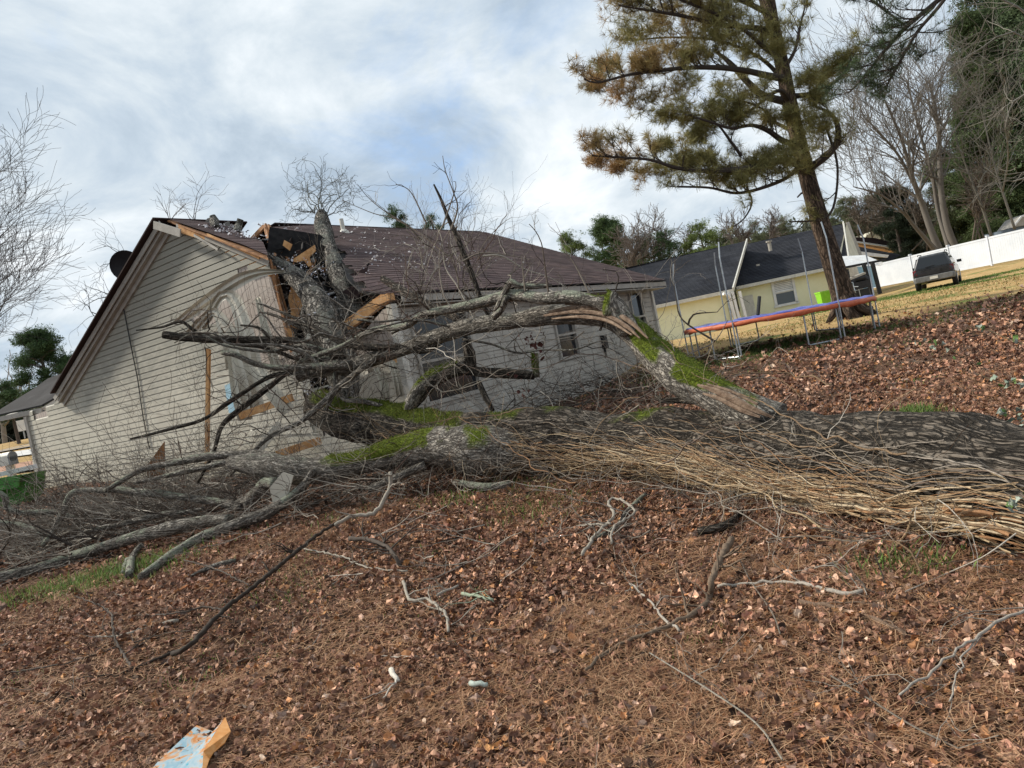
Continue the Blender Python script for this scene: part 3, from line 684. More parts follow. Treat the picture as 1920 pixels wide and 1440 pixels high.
# peeled siding: ribbons with the lap profile
def ribbon(mb,L,Rr,Y0,Y1,bow=.0,nc=5,th=.006):
    L=spl(A(L,dtype=float),6);Rr=spl(A(Rr,dtype=float),6);n=24
    ti=lambda Z:np.stack([np.interp(np.linspace(0,1,n),np.linspace(0,1,len(Z)),Z[:,i]) for i in range(2)],1)
    L,Rr=ti(L),ti(Rr);vs=[]
    for i in range(n):
        Y=Y0-.25+(Y1-Y0)*i/(n-1)-bow*math.sin(math.pi*i/(n-1))
        for j in range(nc):
            f=j/(nc-1);q=L[i]*(1-f)+Rr[i]*f
            vs.append(P(q[0],q[1],Y+(.08 if j%2 else 0.)+.03*f))
    v=A(vs);bk=v+A([0,th,0]);i=np.arange(n-1)[:,None]*nc+np.arange(nc-1)[None];i=i.ravel()
    q=np.stack([i,i+1,i+nc+1,i+nc],1);m=len(v);mb.add(np.vstack([v,bk]),[q,q[:,::-1]+m])
for i,(L,Rr,Y0,Y1,bow) in enumerate((
 ([(326,602),(368,566),(408,536),(448,512),(488,504),(533,506)],[(340,608),(384,584),(418,560),(452,538),(490,519),(535,511)],15.2,13.6,.5),
 ([(366,610),(388,580),(408,548),(425,543),(448,552),(468,598),(484,650),(500,724)],[(384,618),(402,592),(414,568),(424,561),(432,574),(442,614),(452,660),(462,722)],14.6,13.7,.5),
 ([(348,622),(370,598),(390,580),(406,577),(430,600),(450,640),(458,684)],[(366,628),(384,608),(394,594),(401,594),(408,618),(418,652),(424,694)],14.7,13.9,.4),
 ([(400,602),(414,600),(428,640),(442,700),(460,770)],[(432,604),(446,620),(464,660),(482,710),(500,776)],14.2,13.6,.3),
 ([(424,650),(428,690),(434,740),(446,790)],[(448,648),(456,690),(464,740),(474,786)],13.9,13.5,.1),
 ([(478,560),(486,600),(498,650),(512,700)],[(488,556),(500,600),(514,640),(528,690)],14.0,13.4,.2),
 ([(470,690),(486,720),(506,752),(530,780)],[(492,680),(510,712),(534,740),(552,764)],13.4,13.0,.1),
 ([(700,690),(712,720),(718,760),(716,775)],[(712,688),(726,716),(732,750),(728,772)],12.3,12.0,.1),
 ([(728,680),(736,710),(742,745)],[(740,676),(750,708),(757,742)],12.2,12.0,.1))):
    mb=MB();ribbon(mb,L,Rr,Y0,Y1,bow);mb.build('peeled_siding_strip',M_sidc,house,smooth=False)
for a,b,Ya,Yb,w_,t_ in (((391,655),(388,885),14.6,13.9,.06,.09),((450,780),(548,745),13.3,12.8,.13,.05),((520,852),(600,826),11.8,11.6,.12,.05),((735,650),(742,680),12.2,12.2,.05,.03)):
    mb=MB();mb.beam(P(*a,Ya),P(*b,Yb),w_,t_,(0,1,0));mb.build('snapped_stud',M_wood,house)
for q_ in range(3):
  mb=MB()
  if q_==0: mb.beam(P(652,610,12.5),P(722,560,12.2),.12,.17,ZU)
  elif q_==1: mb.beam(P(706,568,12.28),P(734,556,12.08),.16,.12,ZU)
  else: mb.beam(P(662,585,13.2),P(640,612,13.2),.1,.1)
  mb.build('broken_rafter_tail',M_wood,house)
board=MB();board.prism([P(276,872,13.2),P(308,828,13.2),P(308,893,13.3),P(276,935,13.3)],A([0,.025,0]));tag(board.build('plywood_scrap',M_wood2),'dark brown pointed plywood scrap leaning against the beige gable wall','plywood')
for px,Y,lab in (([(548,658),(590,612),(580,640),(562,664),(552,668)],12.2,'pale split board jammed among branches below the roof hole'),([(505,915),(530,885),(550,892),(540,930),(512,945)],8.9,'pale square of siding lying under the mossy limb at the left'),([(470,848),(520,790),(528,800),(484,858)],12.6,'bent beige trim length standing in the debris beneath the gable'),([(660,715),(712,690),(716,745),(690,752),(664,740)],12.3,'loose beige siding panel leaning by the near house corner')):
    mb=MB();slab(mb,px,Y,.02);tag(mb.build('siding_scrap',M_sidc),lab,'siding scrap','torn siding scraps')
# satellite dish on the rear slope
dc=P(236,498,17.6)
dish=thing('satellite_dish',P(250,535,17.7),'round black satellite dish poking out beyond the left roof slope','satellite dish')
mb=MB();nrm=A([.35,-.85,-.25]);nrm/=np.linalg.norm(nrm);x=np.cross(nrm,ZU);x/=np.linalg.norm(x);y=np.cross(x,nrm)
rr=[.001,.12,.22,.30,.335,.345];n=24;a=np.arange(n)*2*math.pi/n;vs=[]
for r in rr: vs.append(dc+(np.cos(a)*r)[:,None]*x+(np.sin(a)*r*1.05)[:,None]*y-nrm*(.10-.10*(r/.345)**2))
vs=np.concatenate(vs);bk=vs+nrm*.012;q=[]
for i in range(len(rr)-1):
    for j in range(n): q.append((i*n+j,i*n+(j+1)%n,(i+1)*n+(j+1)%n,(i+1)*n+j))
q=A(q);mb.add(np.vstack([vs,bk]),[q,q[:,::-1]+len(vs)]);mb.build('reflector',M_black,dish,smooth=True)
mb=MB();mb.tube([dc-nrm*.05,P(246,520,17.65),P(252,545,17.9)],.03,8);mb.tube([dc-ZU*.25,dc+nrm*.3-ZU*.1],.012,6);mb.build('mount_arm',M_metal,dish)
# brown bark chunks and shingle rubble on the broken ridge
rub=[((402,414),.16,'short sawn-off limb stub sitting on the broken ridge near the gable peak'),((448,428),.15,'lichen-covered broken limb stub rising at the gap in the ridge'),((425,419),.13,'flap of black roofing bent up on the ridge')]
mb=MB();mb.tube([Rf(404,428,.02),P(402,414,16.0),P(398,404,16.0)],[.09,.10,.06],8,(0,.6,0));tag(mb.build('broken_limb_stub',M_stem),rub[0][2],'limb')
mb=MB();mb.tube([Rf(443,437,.0),P(447,424,16.1),P(451,411,16.1)],[.09,.08,.07],8,(0,.9,0));tag(mb.build('broken_limb_stub',M_stem),rub[1][2],'limb')
mb=MB();mb.prism([Rf(412,427),Rf(432,432),P(429,415,16.6),P(420,419,16.5)],A([0,.04,.02]));mb.prism([Rf(382,420),Rf(398,424),P(396,408,16.3),P(388,410,16.3)],A([0,.05,.02]));mb.build('bent_roofing_flap',M_felt,house)
# =============== FALLEN TREE ===============
FIXG=False
MOSS=[]
def px3(pts):  # (px,py,Y,width_px) -> xyz, radius
    o=[]
    for (x,y,Y,w_) in pts:
        q=P(x,y,Y);r=w_*.5*Y/F
        if FIXG and q[2]<g(q[0],q[1])+r*.6: q=Pg(x,y,r*.6)
        o.append((*q,r))
    return A(o)
def mossf(amount,up=.55,lich=.0,xr=None):
    def f(v,d):
        m=np.clip((d[:,2]-up)*1.6,0,1)*amount
        if xr is not None:
            pr=v[:,0]/v[:,1];m=m*np.clip(np.interp(pr,[q[0] for q in xr],[q[1] for q in xr]),0,2)
        n=fbm(v*2.2,3);m=m*np.clip((n-.3)*3.2,0,1.2)
        l=np.clip(lich*(.5+d[:,2]*.8)*np.clip((fbm(v*3.1+5,3)-.35)*4,0,1),0,1)
        return np.stack([m,l,n*0],1)
    return f
def logdisp(am,sc):
    def f(b,d):
        b2=b*A([1,1,.28])
        r=1-np.abs(2*fbm(b2*sc,4)-1)
        return 1+am*(r-.75)+(fbm(b*1.1+3,3)-.5)*.14
    return f
tree=thing('fallen_tree',Pg(1500,960),'huge uprooted oak lying across the slope with its crown in the house','fallen tree')
def limb(pts,mat=None,k=14,col=None,name='limb',step=.06,disp=None,wob=.012):
    a=spl(px3(pts),step);n=len(a);t=np.concatenate([[0],np.cumsum(np.linalg.norm(np.diff(a[:,:3],axis=0),axis=1))])*3.2
    a[:,:3]+=np.stack([fbm(np.stack([t*.4,t*0+i*7+pts[0][0],t*0],1),3)-.5 for i in range(3)],1)*wob*4
    r=a[:,3]*(1+(fbm(np.stack([t*.6,t*0,t*0+pts[0][1]],1),3)-.5)*.5)
    mb=MB();mb.tube(a[:,:3],r,k,col or mossf(0,lich=.8),disp or logdisp(.16,9))
    V=mb.V[-1];Mm=mb.C[-1][:,0];ok=np.where(Mm>.5)[0]
    if len(ok): MOSS.append((V[ok],(V.reshape(n,k,3)-a[:,None,:3]).reshape(-1,3)[ok],Mm[ok],float(np.mean(r))*2*math.pi/k*step))
    return mb,a
# main log
ml=[(2120,985,3.6,285),(1960,925,3.95,262),(1800,895,4.55,225),(1600,868,5.4,182),(1420,852,6.4,150),(1250,836,7.3,130),(1080,826,8.1,118),(940,822,8.8,106),(840,815,9.4,92),(760,800,10.0,84),(690,790,10.5,80),(640,782,10.9,72),(600,762,11.4,60)]
mxr=[(-.4,1.9),(-.15,2.2),(-.05,1.3),(.05,.8),(.2,.75),(.3,.1),(.9,0)]
mb,mla=limb(ml,k=110,step=.02,wob=.008,disp=logdisp(.10,13),col=mossf(1.0,.45,.15,mxr));mb.build('trunk',M_log,tree,True)
def addl(pts,mat,col=None,k=14,tw=0,tl=.7,step=.06,name='limb',wob=.012,disp=None):
    global FIXG
    FIXG=True
    mb,a=limb(pts,k=k,col=col,step=step,wob=wob,disp=disp);mb.build(name,mat,tree,True);LIMBS.append(a)
    return a
LIMBS=[]
vm=lambda am,up=.2,l=.3:mossf(am,up,l)
# moss-covered limb sweeping left from the log
la=addl([(1060,838,8.3,40),(980,842,8.35,76),(900,843,8.5,88),(830,838,8.7,84),(760,845,8.9,66),(690,862,9.0,56),(620,880,9.1,50),(550,882,9.2,48),(490,872,9.4,42),(430,868,9.6,26)],M_limb,mossf(1.7,-.1,.45,[(-.4,.1),(-.3,.15),(-.25,.7),(-.19,1.6),(-.12,1.5),(-.07,.8),(-.03,.1)]),28,step=.03)
# big broken limb arching toward the house
lb=addl([(1450,800,6.3,96),(1400,775,6.45,84),(1340,740,6.7,68),(1275,702,7.0,64),(1225,664,7.3,62),(1185,622,7.6,54),(1130,594,7.9,42),(1050,590,8.3,38),(960,600,8.8,36),(880,612,9.3,34),(800,636,9.8,28),(730,664,10.2,23),(650,688,10.6,24),(560,704,11,18)],M_limb,mossf(1.5,.0,.35,[(-.4,0),(.0,.0),(.12,.1),(.17,1.4),(.27,1.3),(.33,.3),(.4,0)]),28,step=.03)
# torn open heartwood strips on that limb
for pts in ([(1030,585,8.12,5),(1080,576,7.82,9),(1130,580,7.58,10),(1180,602,7.33,10),(1215,634,7.1,4)],[(1020,592,8.1,4),(1080,584,7.78,8),(1130,590,7.52,9),(1175,612,7.28,9),(1200,634,7.1,3)],[(1035,598,8.02,3),(1090,594,7.7,6),(1140,602,7.42,7),(1185,628,7.15,4)],[(1060,571,7.95,3),(1110,572,7.7,5),(1160,588,7.45,4)],[(1308,722,6.42,4),(1340,732,6.3,11),(1380,750,6.15,13),(1420,770,6.02,11),(1452,784,5.95,4)],[(1318,738,6.38,3),(1350,748,6.25,9),(1390,768,6.1,10),(1425,782,6.0,4)],[(1325,720,6.35,3),(1370,734,6.22,6),(1420,758,6.05,5)]):
    a=spl(px3(pts),.03);mb=MB();mb.tube(a[:,:3],a[:,3],10,disp=lambda b,d:1+.6*(vn(b*A([90,90,6]))-.5));mb.build('torn_heartwood',M_heart,tree)
lich=mossf(.0,.2,1.3)
addl([(1180,625,7.5,40),(1162,595,7.5,44),(1148,574,7.55,42),(1120,566,7.6,22),(1075,556,7.8,22),(1020,560,8.0,20),(955,555,8.3,20),(900,568,8.6,19),(840,582,8.9,16),(795,590,9.2,14),(760,612,9.5,13),(700,618,9.9,12),(640,650,10.3,10),(560,680,10.9,8)],M_limb,mossf(1.2,.5,1.3,[(-.4,0),(.1,0),(.13,.6),(.16,1.6),(.3,1)]),14)
addl([(1148,590,7.5,34),(1146,568,7.5,30),(1152,548,7.5,20)],M_limb,mossf(1,-.2,1.2),12)
addl([(716,522,11.0,13),(760,548,10.6,15),(810,574,10.1,15),(850,594,9.7,16),(900,610,9.2,18),(930,612,9.0,10)],M_log,vm(0),10)
addl([(930,612,9.0,9),(905,570,9.1,9),(890,530,9.15,9),(868,470,9.3,10),(845,415,9.4,8),(826,370,9.5,5),(813,345,9.5,3)],M_log,vm(0),8)
addl([(543,601,11.2,5),(580,612,11,9),(640,642,10.6,12),(690,650,10.3,13),(760,652,10,14),(802,654,9.8,14),(850,622,9.5,9),(880,600,9.3,6)],M_log,vm(0),10)
addl([(488,586,11.5,3),(520,594,11.3,6),(580,622,11,7),(650,640,10.6,8)],M_log,vm(0),8)
addl([(484,570,11.5,3),(505,576,11.4,5),(560,600,11.1,6),(600,622,10.9,7),(650,640,10.7,7)],M_log,vm(0),8)
addl([(950,555,8.2,13),(940,580,8.3,12),(925,595,8.4,13)],M_limb,lich,10)
addl([(930,590,8.45,15),(945,555,8.3,14),(958,528,8.2,12),(970,536,8.15,10),(1005,538,8.1,9),(1035,536,8.0,6)],M_limb,lich,10)
addl([(765,770,9.9,22),(785,735,9.8,28),(815,705,9.7,26),(850,690,9.6,24),(884,672,9.5,20)],M_limb,mossf(2,-.1,.2),14)
addl([(775,760,9.9,18),(815,715,9.7,24),(860,695,9.5,22),(905,700,9.3,20),(950,703,9.2,18),(1002,706,9.1,15)],M_log,vm(.2),12)
addl([(884,700,9.4,20),(880,660,9.4,24),(872,640,9.4,16)],M_log,vm(.3),12)
addl([(898,715,9.3,12),(910,742,9.2,12),(924,768,9.1,9)],M_log,vm(0),8)
addl([(1008,706,9.1,10),(1004,685,9.1,16),(1003,662,9.1,13)],M_limb,mossf(1,-.5,.8),10)
addl([(306,627,11.2,14),(350,633,11.2,14),(420,636,11.1,14),(500,636,11.1,14),(560,640,11,14),(600,652,10.9,12)],M_log,vm(0),10)
addl([(254,618,11.3,3),(300,613,11.3,4),(338,602,11.2,5),(370,622,11.2,6),(440,642,11.2,7),(500,652,11.1,7),(560,675,11,7)],M_log,vm(0),7)
addl([(415,660,10.9,8),(440,664,10.8,10),(475,680,10.8,11),(520,690,10.7,12),(580,688,10.6,14),(660,684,10.4,16)],M_limb,lich,10)
addl([(243,823,10.6,4),(300,810,10.6,6),(379,788,10.6,7),(433,752,10.7,8),(505,705,10.7,9),(550,697,10.7,9)],M_log,vm(0,.2,.3),8)
addl([(370,905,10.4,6),(400,850,10.4,8),(416,802,10.5,9),(440,777,10.5,10),(480,745,10.5,11),(538,701,10.6,10)],M_log,vm(0),8)
addl([(430,890,10.1,5),(500,822,10.2,8),(560,790,10.2,10),(608,750,10.3,12),(635,723,10.3,13),(663,702,10.3,12),(703,672,10.2,10),(716,655,10.2,8)],M_limb,vm(0,.2,.4),9)
addl([(620,605,10.9,5),(640,660,10.8,9),(614,672,10.8,10),(583,675,10.8,9)],M_limb,lich,8)
addl([(624,652,10.7,8),(648,682,10.7,6),(628,700,10.6,9),(627,730,10.5,8),(610,770,10.5,7)],M_limb,lich,8)
addl([(635,733,10.4,8),(650,748,10.3,9),(680,752,10.2,9),(718,762,10.1,6)],M_limb,lich,8)
fr=np.random.default_rng(21)
for k in range(3):   # mid-sized broken branches fanning across the gable
    x0,y0=fr.uniform(560,700),fr.uniform(620,760);x1,y1=fr.uniform(270,520),fr.uniform(600,860);Y0=fr.uniform(10.4,11.0);w0=fr.uniform(7,13);p=[]
    for i in range(7):
        f=i/6;p.append((x0+(x1-x0)*f+fr.normal(0,9),y0+(y1-y0)*f-35*math.sin(f*3)*fr.uniform(.2,1)+fr.normal(0,9),Y0+fr.normal(0,.12),w0*(1-.72*f)))
    addl(p,M_limb if k%3 else M_log,mossf(.2,.5,1.0 if k%2 else .2),8)
for k in range(5):   # and to the right in front of the side wall
    x0,y0=fr.uniform(640,900),fr.uniform(600,700);x1,y1=x0+fr.uniform(120,320)*(1 if k%3 else -1),y0+fr.uniform(-90,110);Y0=fr.uniform(9.0,10.2);w0=fr.uniform(4,8);p=[]
    for i in range(7):
        f=i/6;p.append((x0+(x1-x0)*f+fr.normal(0,8),y0+(y1-y0)*f+25*math.sin(f*4)*fr.uniform(-1,1)+fr.normal(0,8),Y0+fr.normal(0,.12)-.8*f,w0*(1-.7*f)))
    addl(p,M_limb,mossf(.2,.5,.6),7)
# three stems that punched through the roof
addl([(655,800,10.9,52),(650,760,11.1,50),(644,710,11.4,50),(634,660,11.8,50),(618,620,12.3,54),(600,580,12.9,52),(578,546,13.4,46),(556,520,13.9,38),(528,498,14.7,24),(505,482,14.8,16),(495,470,14.9,9)],M_stem,mossf(0,0,.8),20,step=.04,disp=logdisp(.3,12))
addl([(648,700,11.7,26),(655,640,12.6,34),(668,590,13.3,40),(655,560,13.7,36),(640,530,14.3,34),(627,495,14.9,31),(616,460,15.6,27),(607,430,16.5,28),(603,402,17.0,20),(606,394,17.1,8)],M_stem,mossf(0,0,.9),20,step=.04,disp=logdisp(.3,12))
addl([(660,720,11.6,24),(655,670,12.2,30),(646,620,12.8,30),(638,585,13.2,26),(630,560,13.6,12)],M_stem,mossf(0,0,.7),16,disp=logdisp(.3,12))
addl([(600,680,12.2,14),(585,640,12.6,16),(570,600,13,15),(575,560,13.3,8)],M_stem,mossf(0,0,.7),12)
for pts,m in (([(520,905,9.1,28),(500,905,9.3,30),(480,925,9.5,28),(455,945,9.7,24),(430,948,9.8,16)],M_limb),
 ([(455,950,9.6,20),(404,940,9.8,16),(347,932,10,14),(274,924,10.2,13),(206,916,10.4,13)],M_limb),
 ([(206,921,10.4,9),(165,920,10.5,10),(134,926,10.5,11),(118,960,10.4,12),(100,995,10.3,11),(79,1025,10.2,9)],M_limb),
 ([(430,972,8.9,22),(379,977,9.1,24),(300,994,9.3,24),(231,1012,9.5,24),(144,1041,9.8,23),(72,1066,10,22),(-30,1092,10.3,22)],M_limb),
 ([(590,880,8.9,12),(563,917,8.9,18),(505,957,8.8,22),(451,979,8.75,20),(383,1005,8.75,18),(325,1040,8.7,17),(267,1081,8.6,14)],M_limb),
 ([(441,1052,8.3,8),(400,1062,8.3,9),(360,1080,8.3,5)],M_limb),
 ([(-30,915,11,9),(7,930,11,10),(14,952,11,10),(40,961,11,9),(101,961,11,9),(150,975,11,6)],M_limb),
 ([(195,920,10.2,8),(253,885,10.2,9),(289,874,10.2,11),(343,865,10.1,13),(397,856,10,14),(487,850,9.8,14),(540,862,9.5,10)],M_limb),
 ([(250,905,10.1,8),(330,890,10,10),(390,875,9.9,10),(450,858,9.8,8)],M_limb),
 ([(-30,978,11,8),(40,985,10.9,10),(75,1003,10.7,9),(80,1025,10.6,6)],M_limb),
 ([(150,1000,10.3,8),(220,985,10.2,10),(300,965,10,11),(380,955,9.8,8)],M_limb),
 ([(240,1080,8.8,14),(252,1040,8.9,12),(264,1022,8.95,9)],M_limb),([(232,1075,8.8,10),(236,1050,8.9,9)],M_limb)):
    addl(pts,m,mossf(.15,.4,1.3),12)
# under-log stubs and props
addl([(850,905,8.4,14),(915,912,8.3,17),(960,908,8.25,14)],M_limb,lich,10)
addl([(690,915,8.7,12),(740,895,8.6,14),(800,870,8.6,16)],M_limb,vm(0),10)
addl([(1395,960,5.8,9),(1360,990,5.6,16),(1310,1000,5.7,12)],M_log,vm(0),8)
addl([(1110,1015,6.6,7),(1160,985,6.6,10),(1175,960,6.7,8),(1210,930,6.9,8)],M_limb,lich,8)
addl([(1230,745,7.4,8),(1240,752,7.3,10),(1275,750,7.2,14),(1320,750,6.9,24)],M_log,vm(.4),10)
# moss fibres on the mossy bark
mb=MB()
for (V,Nn,Mm,ar) in MOSS:
    Nn=Nn/(np.linalg.norm(Nn,axis=1,keepdims=True)+1e-9);nz=fbm(V*6,3);kq=np.where((Mm*.9+nz*.8>.98))[0]
    if not len(kq): continue
    m=int(min(26000,len(kq)*max(1.5,ar*4200)));j=kq[rng.integers(0,len(kq),m)]
    p=V[j]+rng.normal(0,.008,(m,3));d=Nn[j]*.8+rng.normal(0,.45,(m,3));d/=np.linalg.norm(d,axis=1,keepdims=True);s=np.cross(d,rng.normal(0,1,(m,3)));s/=np.linalg.norm(s,axis=1,keepdims=True)
    l=rng.uniform(.010,.034,m)[:,None];v=np.stack([p-s*.004,p+s*.004,p+d*l],1).reshape(-1,3);i=np.arange(m)*3
    c=A([(.10,.13,.016),(.16,.19,.025),(.06,.085,.015),(.13,.12,.03)])[rng.integers(0,4,m)]*rng.uniform(.6,1.3,(m,1));mb.add(v,np.stack([i,i+1,i+2],1),np.repeat(c,3,0))
tag(mb.build('moss',M_grass,tree),kind='stuff')
# twigs springing from the limbs
TC=A([(.035,.027,.022),(.085,.066,.052),(.16,.135,.11),(.27,.24,.20),(.38,.34,.29),(.10,.06,.045)])
def tcol(w=(.12,.22,.26,.24,.12,.04)): return tuple(TC[rng.choice(6,p=w)]*rng.uniform(.8,1.2))
dk=lambda:tcol((.5,.3,.1,.02,.0,.08));mdt=lambda:tcol();lt=lambda:tcol((.05,.15,.25,.32,.2,.03))
mb=MB()
for i,a in enumerate(LIMBS[:40]):
    L=np.linalg.norm(a[-1,:3]-a[0,:3]);n=int(L*3)+1
    for k in range(n):
        j=int(rng.uniform(.25,1)*(len(a)-1));x=rng.normal(0,1,3);x[2]=abs(x[2])*.7
        if a[j,3]>.09 and rng.random()<.6: continue
        twigs(mb,a[j,:3],x,rng.uniform(.25,.9),rng.uniform(.004,.011),2,mdt() if rng.random()<.6 else dk(),4,.6,0,2,.3)
# finer crown mass in front of the house wall
def box_tw(pxr,pyr,Yr,n,L,r,dep,col,dirf=None,nb=2,wob=.28,grav=0):
    for k in range(n):
        q=P(rng.uniform(*pxr),rng.uniform(*pyr),rng.uniform(*Yr))
        d=dirf() if dirf else rng.normal(0,1,3);twigs(mb,q,d,L*rng.uniform(.5,1.3),r*rng.uniform(.6,1.3),dep,col() ,4,.6,grav,nb,wob)
box_tw((560,760),(640,770),(10.2,11.6),34,.8,.008,2,mdt)
box_tw((780,1240),(600,760),(8.2,10.5),44,1.0,.006,2,mdt)
box_tw((700,950),(520,640),(9.2,10.5),36,.9,.006,2,mdt)
box_tw((380,640),(640,820),(10.2,11.2),34,.9,.007,2,dk)
box_tw((540,640),(620,720),(11.6,12.4),16,.6,.008,2,dk)
box_tw((1180,1340),(650,760),(7,7.6),18,.6,.006,2,lt)
# twiggy spray that rises over the roof line
up=lambda:A([rng.normal(0,.25),rng.normal(.1,.2),1.])
for (px,py,Y,dx,L,n) in ((600,400,17.0,0,1.2,6),(612,405,16.8,.7,1.1,3),(590,400,16.9,-.7,1.,3)):
    for k in range(n): twigs(mb,P(px,py,Y),A([dx+rng.normal(0,.35),rng.normal(0,.3),1.]),L*rng.uniform(.6,1.),.016,3,(.20,.21,.20),4,.75,.0,3,.34,.0035)
lp=[(875,560,9.2),(860,520,9.2),(838,470,9.2)]
for pts in ([(846,430,9.3),(858,390,9.3),(850,360,9.3),(835,320,9.3),(830,292,9.3)],[(830,425,9.3),(855,350,9.3),(850,340,9.3)],[(890,600,9.2),(860,540,9.4),(835,500,9.6),(826,440,9.8),(800,400,9.9)],[(905,480,9),(940,480,9),(985,505,9),(1030,520,9),(1070,545,9)],[(868,490,9.2),(900,475,9.1),(950,478,9),(1000,488,8.9)],
   [(790,450,10.5),(760,420,10.6),(720,395,10.8),(690,370,11),(670,345,11)],[(840,480,10),(790,440,10.4),(740,410,10.8),(700,400,11),(640,375,11.3)],[(800,420,10),(770,360,10.2),(742,345,10.3)],[(1030,560,8),(1022,500,8),(1015,455,8),(1003,432,8),(992,420,8)],[(1110,560,7.9),(1080,500,8),(1060,470,8)],
   [(1125,620,7.7),(1160,520,7.7),(1130,505,7.7)],[(985,545,8.1),(980,500,8.1),(978,480,8.1)],[(855,590,9.2),(830,545,9.3),(825,470,9.5),(850,420,9.5)],[(1240,690,7.5),(1300,660,8),(1340,640,8.2),(1365,600,8.3)],[(1340,640,8),(1280,600,8.2),(1268,560,8.3),(1263,520,8.4)],[(1290,610,8.2),(1300,590,8.2),(1345,585,8.2)]):
    a=spl(A([list(P(*q)) for q in pts]),.05);mb.tube(a,np.linspace(.013,.004,len(a)),5,mdt())
    for k in range(2):
        j=rng.integers(len(a)//4,len(a));twigs(mb,a[j],A([rng.normal(0,.5),rng.normal(0,.4),.8]),rng.uniform(.15,.4),.005,1,mdt(),3,.6,0,3,.25,.002)
for k in range(26):   # grey spray over the roof behind the limbs
    q=P(rng.uniform(780,900),rng.uniform(470,570),rng.uniform(9.6,10.6));twigs(mb,q,A([rng.normal(0,.6),rng.normal(0,.4),1]),.8,.008,2,lt(),4,.5,.03,3,.25)
for (px,py,Y) in ((300,405,17.5),(345,405,17.0)):
    for k in range(4): twigs(mb,P(px,py,Y)+A([.1,.3,-.1]),A([rng.normal(0,.6),0,1.]),rng.uniform(.5,.9),.010,2,(.2,.18,.17),4,.6,0,3,.2,.003)
for (px,py,Y,dx) in ((255,480,18.5,-1.2),(215,555,18.5,-1.),(205,600,18.6,-1.)):
    for k in range(2): twigs(mb,P(px,py,Y),A([dx,0,.4+rng.normal(0,.3)]),rng.uniform(.7,1.1),.014,2,(.06,.06,.06),4,.6,0,3,.25,.003)
o=mb.build('twigs',M_twig,tree);tag(o,kind='stuff')
# ---- torn insulation and litter caught in the roof hole ----
mb=MB()
def fluff(px,py,Y,sp_,n,s=.02):
    n=int(n*.28);sp_*=.9
    pos=P(px,py,Y)+rng.normal(0,1,(n,3))*sp_
    scatter(mb,LT,pos,s*rng.lognormal(0,.5,n),np.tile(A([.72,.72,.8]),(n,1))*rng.uniform(.7,1.1,(n,1)),1.2)
for q in ((565,510,14.0,.16,260),(580,535,13.7,.16,260),(600,560,13.3,.14,200),(620,570,13.6,.12,150),(550,500,14.3,.14,150),(540,520,14.2,.14,120),(625,595,12.8,.1,80),(650,640,12.2,.12,120),(690,510,13.6,.10,60),(590,730,11.2,.16,260),(575,600,12.6,.15,90),(600,500,14.4,.14,120)): fluff(*q)
n=260;uu=rng.uniform(0,1,(n,2));s=1.9+5*uu[:,0]**1.6;d=.4+4.6*uu[:,1];pos=K+U*s[:,None]+Dn*d[:,None]+RN*.06;scatter(mb,LT,pos,.045*rng.lognormal(0,.4,n),np.tile(A([.55,.52,.53]),(n,1)),.4)
n=90;s=rng.uniform(.2,1.2,n);d=rng.uniform(.6,2.2,n);pos=K+U*s[:,None]*.9+Dn*d[:,None]+RN*.06;scatter(mb,LT,pos,.05*rng.lognormal(0,.4,n),np.tile(A([.6,.58,.6]),(n,1)),.5)
tag(mb.build('insulation_debris',M_leaf),'white flecks of torn insulation on stems and shingles','insulation',kind='stuff')
# ---- hanging dead leaves
mb=MB()
for (px,py,Y,n) in ((1000,640,8.7,14),(975,725,8.8,10),(1005,655,8.7,8),(112,868,20,0)):
    pos=P(px,py,Y)+rng.normal(0,1,(max(n,1),3))*A([.08,.08,.12]);scatter(mb,LT,pos,.045*rng.lognormal(0,.3,len(pos)),np.tile(A([.09,.035,.03]),(len(pos),1)),1.5)
tag(mb.build('clinging_dead_leaves',M_leaf,tree),kind='stuff')
# =============== VINES on the log ===============
mb=MB();C0=mla[:,:3].copy();R0=mla[:,3].copy()
for _ in range(3):
    kk=np.ones(41)/41
    for i in range(3): C0[:,i]=np.convolve(np.pad(C0[:,i],20,mode='reflect',reflect_type='odd'),kk,'valid')
al=np.concatenate([[0],np.cumsum(np.linalg.norm(np.diff(C0,axis=0),axis=1))]);LL=al[-1]
VC=A([(.32,.215,.125),(.42,.31,.19),(.22,.145,.085),(.46,.37,.255),(.28,.15,.075),(.28,.24,.20),(.19,.14,.11)])
tg=np.gradient(C0,axis=0);tg/=np.linalg.norm(tg,axis=1,keepdims=True)
def onlog(sv,av,off):
    c=np.stack([np.interp(sv,al,C0[:,i]) for i in range(3)],1);r=np.interp(sv,al,R0);t=np.stack([np.interp(sv,al,tg[:,i]) for i in range(3)],1)
    tc=A([0.,-1,0])+0*t;tc=tc-t*(tc*t).sum(1)[:,None];tc/=np.linalg.norm(tc,axis=1)[:,None];u2=np.cross(tc,t);u2*=np.sign(u2[:,2:3])
    return c+(tc*np.cos(av)[:,None]+u2*np.sin(av)[:,None])*(r*1.04+off)[:,None]
